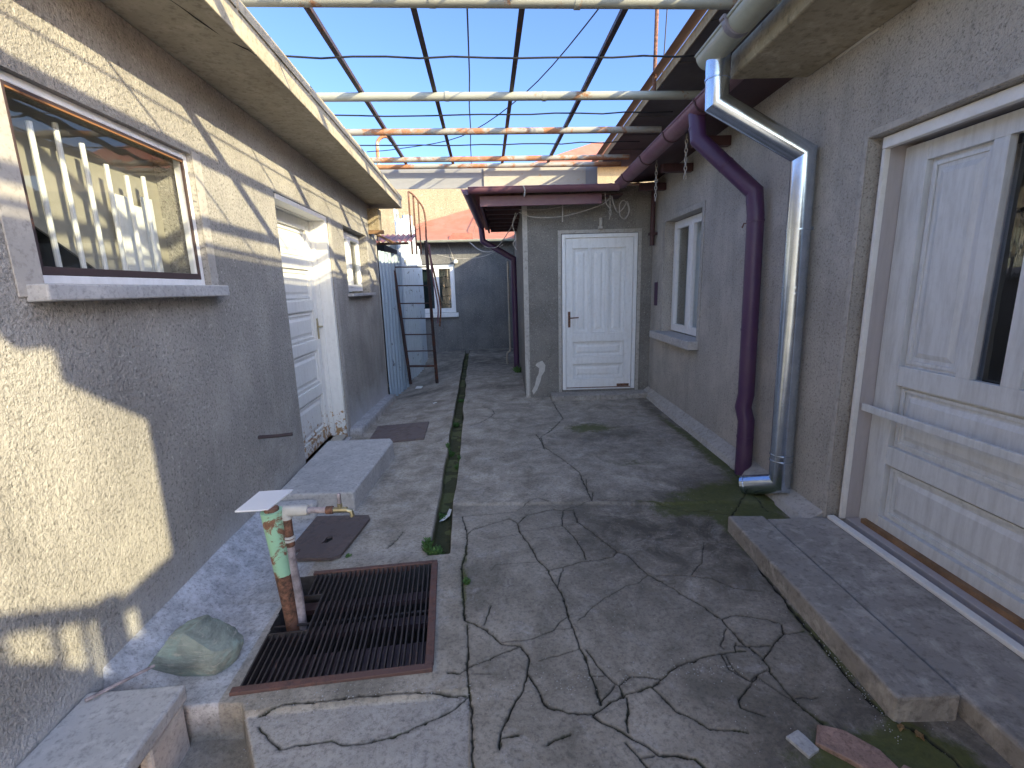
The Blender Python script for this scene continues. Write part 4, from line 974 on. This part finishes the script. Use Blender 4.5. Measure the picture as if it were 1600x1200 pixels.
g=MB(); g.box(-8,1.9,12.7,19,-.1,4.15); g.build('wall','beige',bb); g=MB(); g.box(-8.1,2.0,12.65,19.1,4.152,4.22); g.build('roof','slabL',bb)
rb=thing('red_roofed_house','distant house with faded red hipped roof beyond the porch','house',(5,16,0))
g=MB(); g.box(2.2,9,15,20,-.1,5.0); g.build('wall','beige',rb); g=MB(); g.add([(1.6,14.6,4.9),(9.4,14.6,4.9),(9.4,20.4,4.9),(1.6,20.4,4.9),(3.9,15.9,5.85),(7.5,15.9,5.85)],[(0,1,5,4),(1,2,5),(2,3,4,5),(3,0,4)]); g.build('roof','orangeroof',rb)

# corrugated fence
def corr(x,y0,y1,z0,zt,lean=0,pitch=.09,amp=.014,step=.009,top=None,skew=.16):
    g=MB(); n=int((y1-y0)/step); vs=[];fs=[]; m=14
    for i in range(n+1):
        y=y0+(y1-y0)*i/n; a=amp*math.tanh(2.2*math.sin(2*math.pi*(y-y0)/pitch))
        zz=zt+(top(y) if top else 0); a+=skew*(y-y0)
        for j in range(m+1):
            t=j/m; z=z0+(zz-z0)*t; vs.append((x+a+lean*(1-t)+.012*mnoise.noise(Vector((y*3,z*1.5,x))),y,z))
    for i in range(n):
        for j in range(m): k=i*(m+1)+j; fs.append((k,k+1,k+m+2,k+m+1))
    g.add(vs,fs); return g
rj=random.Random(4); jag=[rj.uniform(-.16,.10) for _ in range(40)]
g=corr(-1.405,7.22,8.25,-.22,2.02,.0,.15,.022); tag(g.build('corrugated_sheet','bluesheet',smooth=True),'dull blue corrugated sheet standing between the grey house and the ladder','metal sheet','corrugated sheets along the alley')
g=corr(-1.30,8.28,9.35,-.15,2.72,.0,.13,.018,top=lambda y:jag[int(y*7)%40]*.8); tag(g.build('corrugated_sheet','bluesheet2',smooth=True),'tall bright ragged corrugated sheet behind the ladder','metal sheet','corrugated sheets along the alley')
g=corr(-1.14,9.36,10.4,-.1,2.35,.0,.13,.018,skew=0.0,top=lambda y:jag[int(y*7+9)%40]-.25*(y-9.4)); tag(g.build('corrugated_sheet','bluesheet2',smooth=True),'farthest corrugated sheet with a ragged top next to the far window','metal sheet','corrugated sheets along the alley')
g=MB(); g.box(-2.4,-1.47,7.24,8.25,-.3,1.98); g.box(-2.4,-1.50,8.26,10.5,-.3,2.2); tag(g.build('shed','dark'),'shed body behind the corrugated sheets, blackened to fill the sunlit gap','shed')  # block widened and painted near-black where sunlight leaked through
# ladder with handrail
ld=thing('steel_ladder','dark rusty steel ladder with curved handrail standing at the end of the grey house','ladder',(-.95,7.8,-.07))
for (b,t) in (((-1.155,7.78,-.08),(-1.32,7.86,2.02)),((-.722,7.78,-.08),(-.775,7.86,2.20))):
    g=MB(); g.tube([b,t],.026,4); g.build('stile','ladder',ld)
for k,z in enumerate((.22,.47,.74,1.0,1.24,1.52,1.81)):
    t=(z+.08)/2.15; g=MB(); g.tube([(-1.155-.165*t,7.78+.08*t,z),(-.722-.053*t,7.78+.08*t,z-.01)],.011 if k else .02,6); g.build('rung','ladder',ld)
g=MB(); g.tube([(-.995,7.86,2.0),(-.995,7.86,2.94)],.014,8); g.tube([(-.93,7.9,2.0),(-.93,7.9,2.89)],.013,8); g.tube([(-.86,7.9,2.0),(-.86,7.9,2.80)],.011,8); g.build('rail_post','rust',ld,smooth=True)
g=MB(); g.tube(smoothpath([(-.995,7.86,2.94),(-.93,7.88,2.90),(-.85,7.9,2.80),(-.785,7.9,2.69),(-.76,7.9,2.5),(-.765,7.9,2.2),(-.70,7.88,1.85),(-.64,7.86,1.5),(-.60,7.85,1.15),(-.63,7.84,.85)],4),.014,8); g.build('handrail','rust',ld,smooth=True)
g=MB(); g.tube(smoothpath([(-.72,7.83,2.15),(-.70,7.83,1.7),(-.64,7.83,1.2),(-.66,7.83,.9)],4),.012,8); g.build('hanging_pipe','purpleG',ld,smooth=True)
# small awning
aw=thing('small_awning','small maroon corrugated awning at the end of the grey house','awning',(-1.2,7.6,2.2))
g=MB(); vs=[];fs=[]; n=44
for i in range(n+1):
    x=-1.52+.56*i/n; a=.012*math.sin(i*.95)
    vs+=[(x,7.50,2.17+a),(x,8.2,2.34+a),(x,7.50,2.162+a),(x,8.2,2.332+a)]
for i in range(n): k=i*4; fs+=[(k,k+1,k+5,k+4),(k+2,k+6,k+7,k+3),(k,k+4,k+6,k+2)]
g.add(vs,fs); g.build('sheet','awning',aw,smooth=True)
g=MB(); g.tube([(-1.48,7.55,2.14),(-1.0,7.52,2.14)],.018,4); g.tube([(-1.46,7.6,2.16),(-1.46,7.6,2.62)],.02,4); g.build('frame','ladder',aw)
mb_=thing('meter_box','small wooden box with bracket under the eave at the far end of the grey house','meter box',(-1.33,6.9,2.2))
g=MB(); g.box(-1.418,-1.28,6.78,7.0,2.25,2.53); g.build('box','beige',mb_,bev=.004)
g=MB(); g.box(-1.418,-1.22,6.75,6.80,2.20,2.245); g.tube([(-1.40,6.9,2.24),(-1.20,7.35,2.14)],.018,4); g.build('bracket','wood',mb_)

# ---------------- litter, weeds, shards ----------------
def weed(cx,cy,rad,n,hgt,label,seed,kindm='leaf',dry=0,cat='weed'):
    rn=random.Random(seed); g=MB()
    for k in range(n):
        a=rn.uniform(0,6.283); r=rad*math.sqrt(rn.random()); x=cx+r*math.cos(a); y=cy+r*math.sin(a)*1.5; z=gz_at(x,y)
        h=hgt*rn.uniform(.3,1); s=rn.uniform(.004,.010); az=rn.uniform(0,6.283); tl=rn.uniform(.2,1.0)
        dx,dy=math.cos(az),math.sin(az); px,py=-dy,dx
        tip=(x+dx*h*tl,y+dy*h*tl,z+h); mid=(x+dx*h*tl*.55,y+dy*h*tl*.55,z+h*.7)
        g.add([(x,y,z-.004),(mid[0]+px*s,mid[1]+py*s,mid[2]),tip,(mid[0]-px*s,mid[1]-py*s,mid[2]+.002)],[(0,1,2),(0,2,3)])
    return tag(g.build('weed_tuft',kindm),label,cat)
weed(-.31,2.50,.05,420,.05,'dense green weed tuft at the near end of the drain channel',1)
weed(-.29,3.02,.03,60,.03,'few weeds by the white litter in the drain channel',2)
weed(-.225,3.9,.022,150,.035,'narrow weeds along the right lip of the drain channel',3)
weed(-.31,4.25,.03,170,.04,'weeds on the left lip of the channel level with the peeling door',4)
weed(-.30,5.2,.03,220,.04,'weeds in the channel level with the brown manhole cover',5)
weed(-.28,6.4,.04,140,.03,'low weeds at the far part of the drain channel',6)
weed(.66,8.0,.07,160,.10,'green weed at the foot of the far purple downpipe',7)
weed(-.11,2.15,.014,90,.018,'moss and weeds in the crack right of the grate',8)
weed(-1.05,1.22,.03,50,.06,'green weed beside the concrete trough',9)
weed(-.78,2.47,.02,14,.02,'tiny weed sprout between the hatch and the grate',10)
def scrap(pts,label,mat='paper',name='litter_scrap',cat='litter',th=.0015):
    g=MB(); k=len(pts); g.add(pts+[(a,b,c-th) for a,b,c in pts],[tuple(range(k)),tuple(range(2*k-1,k-1,-1))]+[(i,(i+1)%k,k+(i+1)%k,k+i) for i in range(k)])
    return tag(g.build(name,mat,wobble=.002,sub=1),label,cat)
zc=gz_at(-.27,3.0)
scrap([(-.315,2.95,zc+.012),(-.285,2.94,zc+.02),(-.245,2.99,zc+.03),(-.235,3.06,zc+.04),(-.255,3.08,zc+.035),(-.27,3.02,zc+.02)],'crumpled white scrap of litter in the drain channel')
zc=gz_at(-1.0,7.0)
scrap([(-1.05,7.5,zc+.03),(-.95,7.5,zc+.03),(-.93,7.58,zc+.05),(-1.03,7.6,zc+.05)],'pale scrap lying at the foot of the ladder')
def leaf_at(x,y,s,a,label,mat='deadleaf'):
    z=gz_at(x,y)+.006; pts=[]
    for k in range(7):
        t=2*math.pi*k/7; r=s*(1+.35*math.cos(2*t)); pts.append((x+r*math.cos(t+a),y+r*math.sin(t+a),z+.008*math.sin(3*t)))
    return scrap(pts,label,mat,'dead_leaf','leaf')
leaf_at(1.325,1.20,.012,.3,'yellow dead leaf by the near end of the loose slab','deadleaf')
leaf_at(1.36,1.17,.014,1.3,'brown dead leaf beside the yellow one near the loose slab')
leaf_at(1.50,2.03,.010,.8,'small orange leaf in the gap along the loose slab')
leaf_at(-.62,6.2,.03,.8,'pale dry leaf on the path beyond the manhole cover','paper')
for i,(px_,py_,s) in enumerate(((.40,1.55,.006),(.75,2.1,.007),(1.0,2.45,.005),(.62,1.3,.008),(.2,1.8,.005),(1.2,1.9,.005))):
    pass
SH=[([(1.01,1.17),(1.06,1.23),(1.13,1.20),(1.19,1.13),(1.20,1.06),(1.13,1.04),(1.07,1.11)],'terracotta',.014,'larger piece of broken brick with holes in the bottom right corner'),
    ([(1.12,1.03),(1.22,1.08),(1.29,1.02),(1.30,.93),(1.24,.97),(1.19,1.0),(1.15,.93)],'terracotta',.016,'curved piece of broken brick nearest the camera at bottom right'),
    ([(.985,1.02),(1.06,1.0),(1.04,.93),(.97,.94)],'block',.014,'pale square shard between the broken brick pieces and the moss'),
    ([(.93,1.20),(.985,1.22),(1.01,1.15),(.96,1.13)],'block',.010,'small grey shard above the pale square one'),
    ([(.84,1.10),(.87,1.10),(.915,1.03),(.89,1.01)],'block',.012,'narrow light grey shard farthest left of the debris')]
for poly,mm,th,lb in SH:
    z=gz_at(poly[0][0],poly[0][1]); g=MB(); g.prism(poly,z-.004,z+th); tag(g.build('shard',mm,bev=.003,wobble=.003,sub=2),lb,'shard','broken shards at the bottom right')
g=MB(); rn=random.Random(12)       # grit: uncountable crumbs in the joints and on the slabs
for k in range(1400):
    if k<700:
        x=rn.uniform(-.1,1.6); y=rn.uniform(.9,3.2)
    elif k<1000:
        t=rn.random(); x=1.50-.22*t+rn.gauss(0,.018); y=2.40-1.25*t
    else: x=rn.uniform(-.9,.95); y=1.5+rn.gauss(0,.03)
    z=gz_at(x,y) if k%1==0 else 0; s=rn.uniform(.0006,.0024)*(1.4 if k>=700 else 1)
    p=[(x+s*rn.uniform(.6,1.2)*dx,y+s*rn.uniform(.6,1.2)*dy,z+s*(dz+.5)) for dx,dy,dz in ((1,0,0),(-1,0,0),(0,1,0),(0,-1,0),(0,0,1),(0,0,-1))]
    g.add(p,[(0,2,4),(2,1,4),(1,3,4),(3,0,4),(2,0,5),(1,2,5),(3,1,5),(0,3,5)])
NOORG.add('grit'); tag(g.build('grit','block'),'loose crumbs of concrete scattered on the cracked yard','grit',kind='stuff')

pz=MB(); pz.box(2.50,2.80,-1.62,-1.36,-.02,2.36); pz.box(2.46,2.84,-1.66,-1.32,2.36,2.41); tag(pz.build('gate_pillar','block'),'unseen masonry pillar added beside the gate to shade the left wall','pillar')  # unseen, added to cast the dark notch below the sun patch
# ---------------- yard gate behind the camera, whose shadow falls on the left wall ----------------
gt=thing('yard_gate','steel yard gate with curved sheet panel and pickets behind the viewer','gate',(1.2,-1.5,0))
g=MB(); g.box(2.19,2.26,-1.54,-1.46,0,2.32); g.box(2.26,2.52,-1.515,-1.495,0,2.15); g.build('post','rafter',gt)  # second box is a panel added to block sun beside the post
g=MB(); g.box(.3,2.19,-1.52,-1.48,2.25,2.30); g.build('top_rail','rafter',gt)
pts=[(.3,0)]+[(.3+1.88*i/16, 2.17-.17*(max(0,(.3+1.88*i/16-1.65)/.53))**2) for i in range(17)]+[(2.18,0)]
g=MB(lambda a,b,c:(a,c,b)); g.prism(pts,-1.505,-1.498); g.build('panel','rafter',gt)
for x in (1.60,1.80,1.98,2.10):
    g=MB(); g.box(x-.008,x+.008,-1.512,-1.49,1.9,2.25); g.build('picket','rafter',gt)
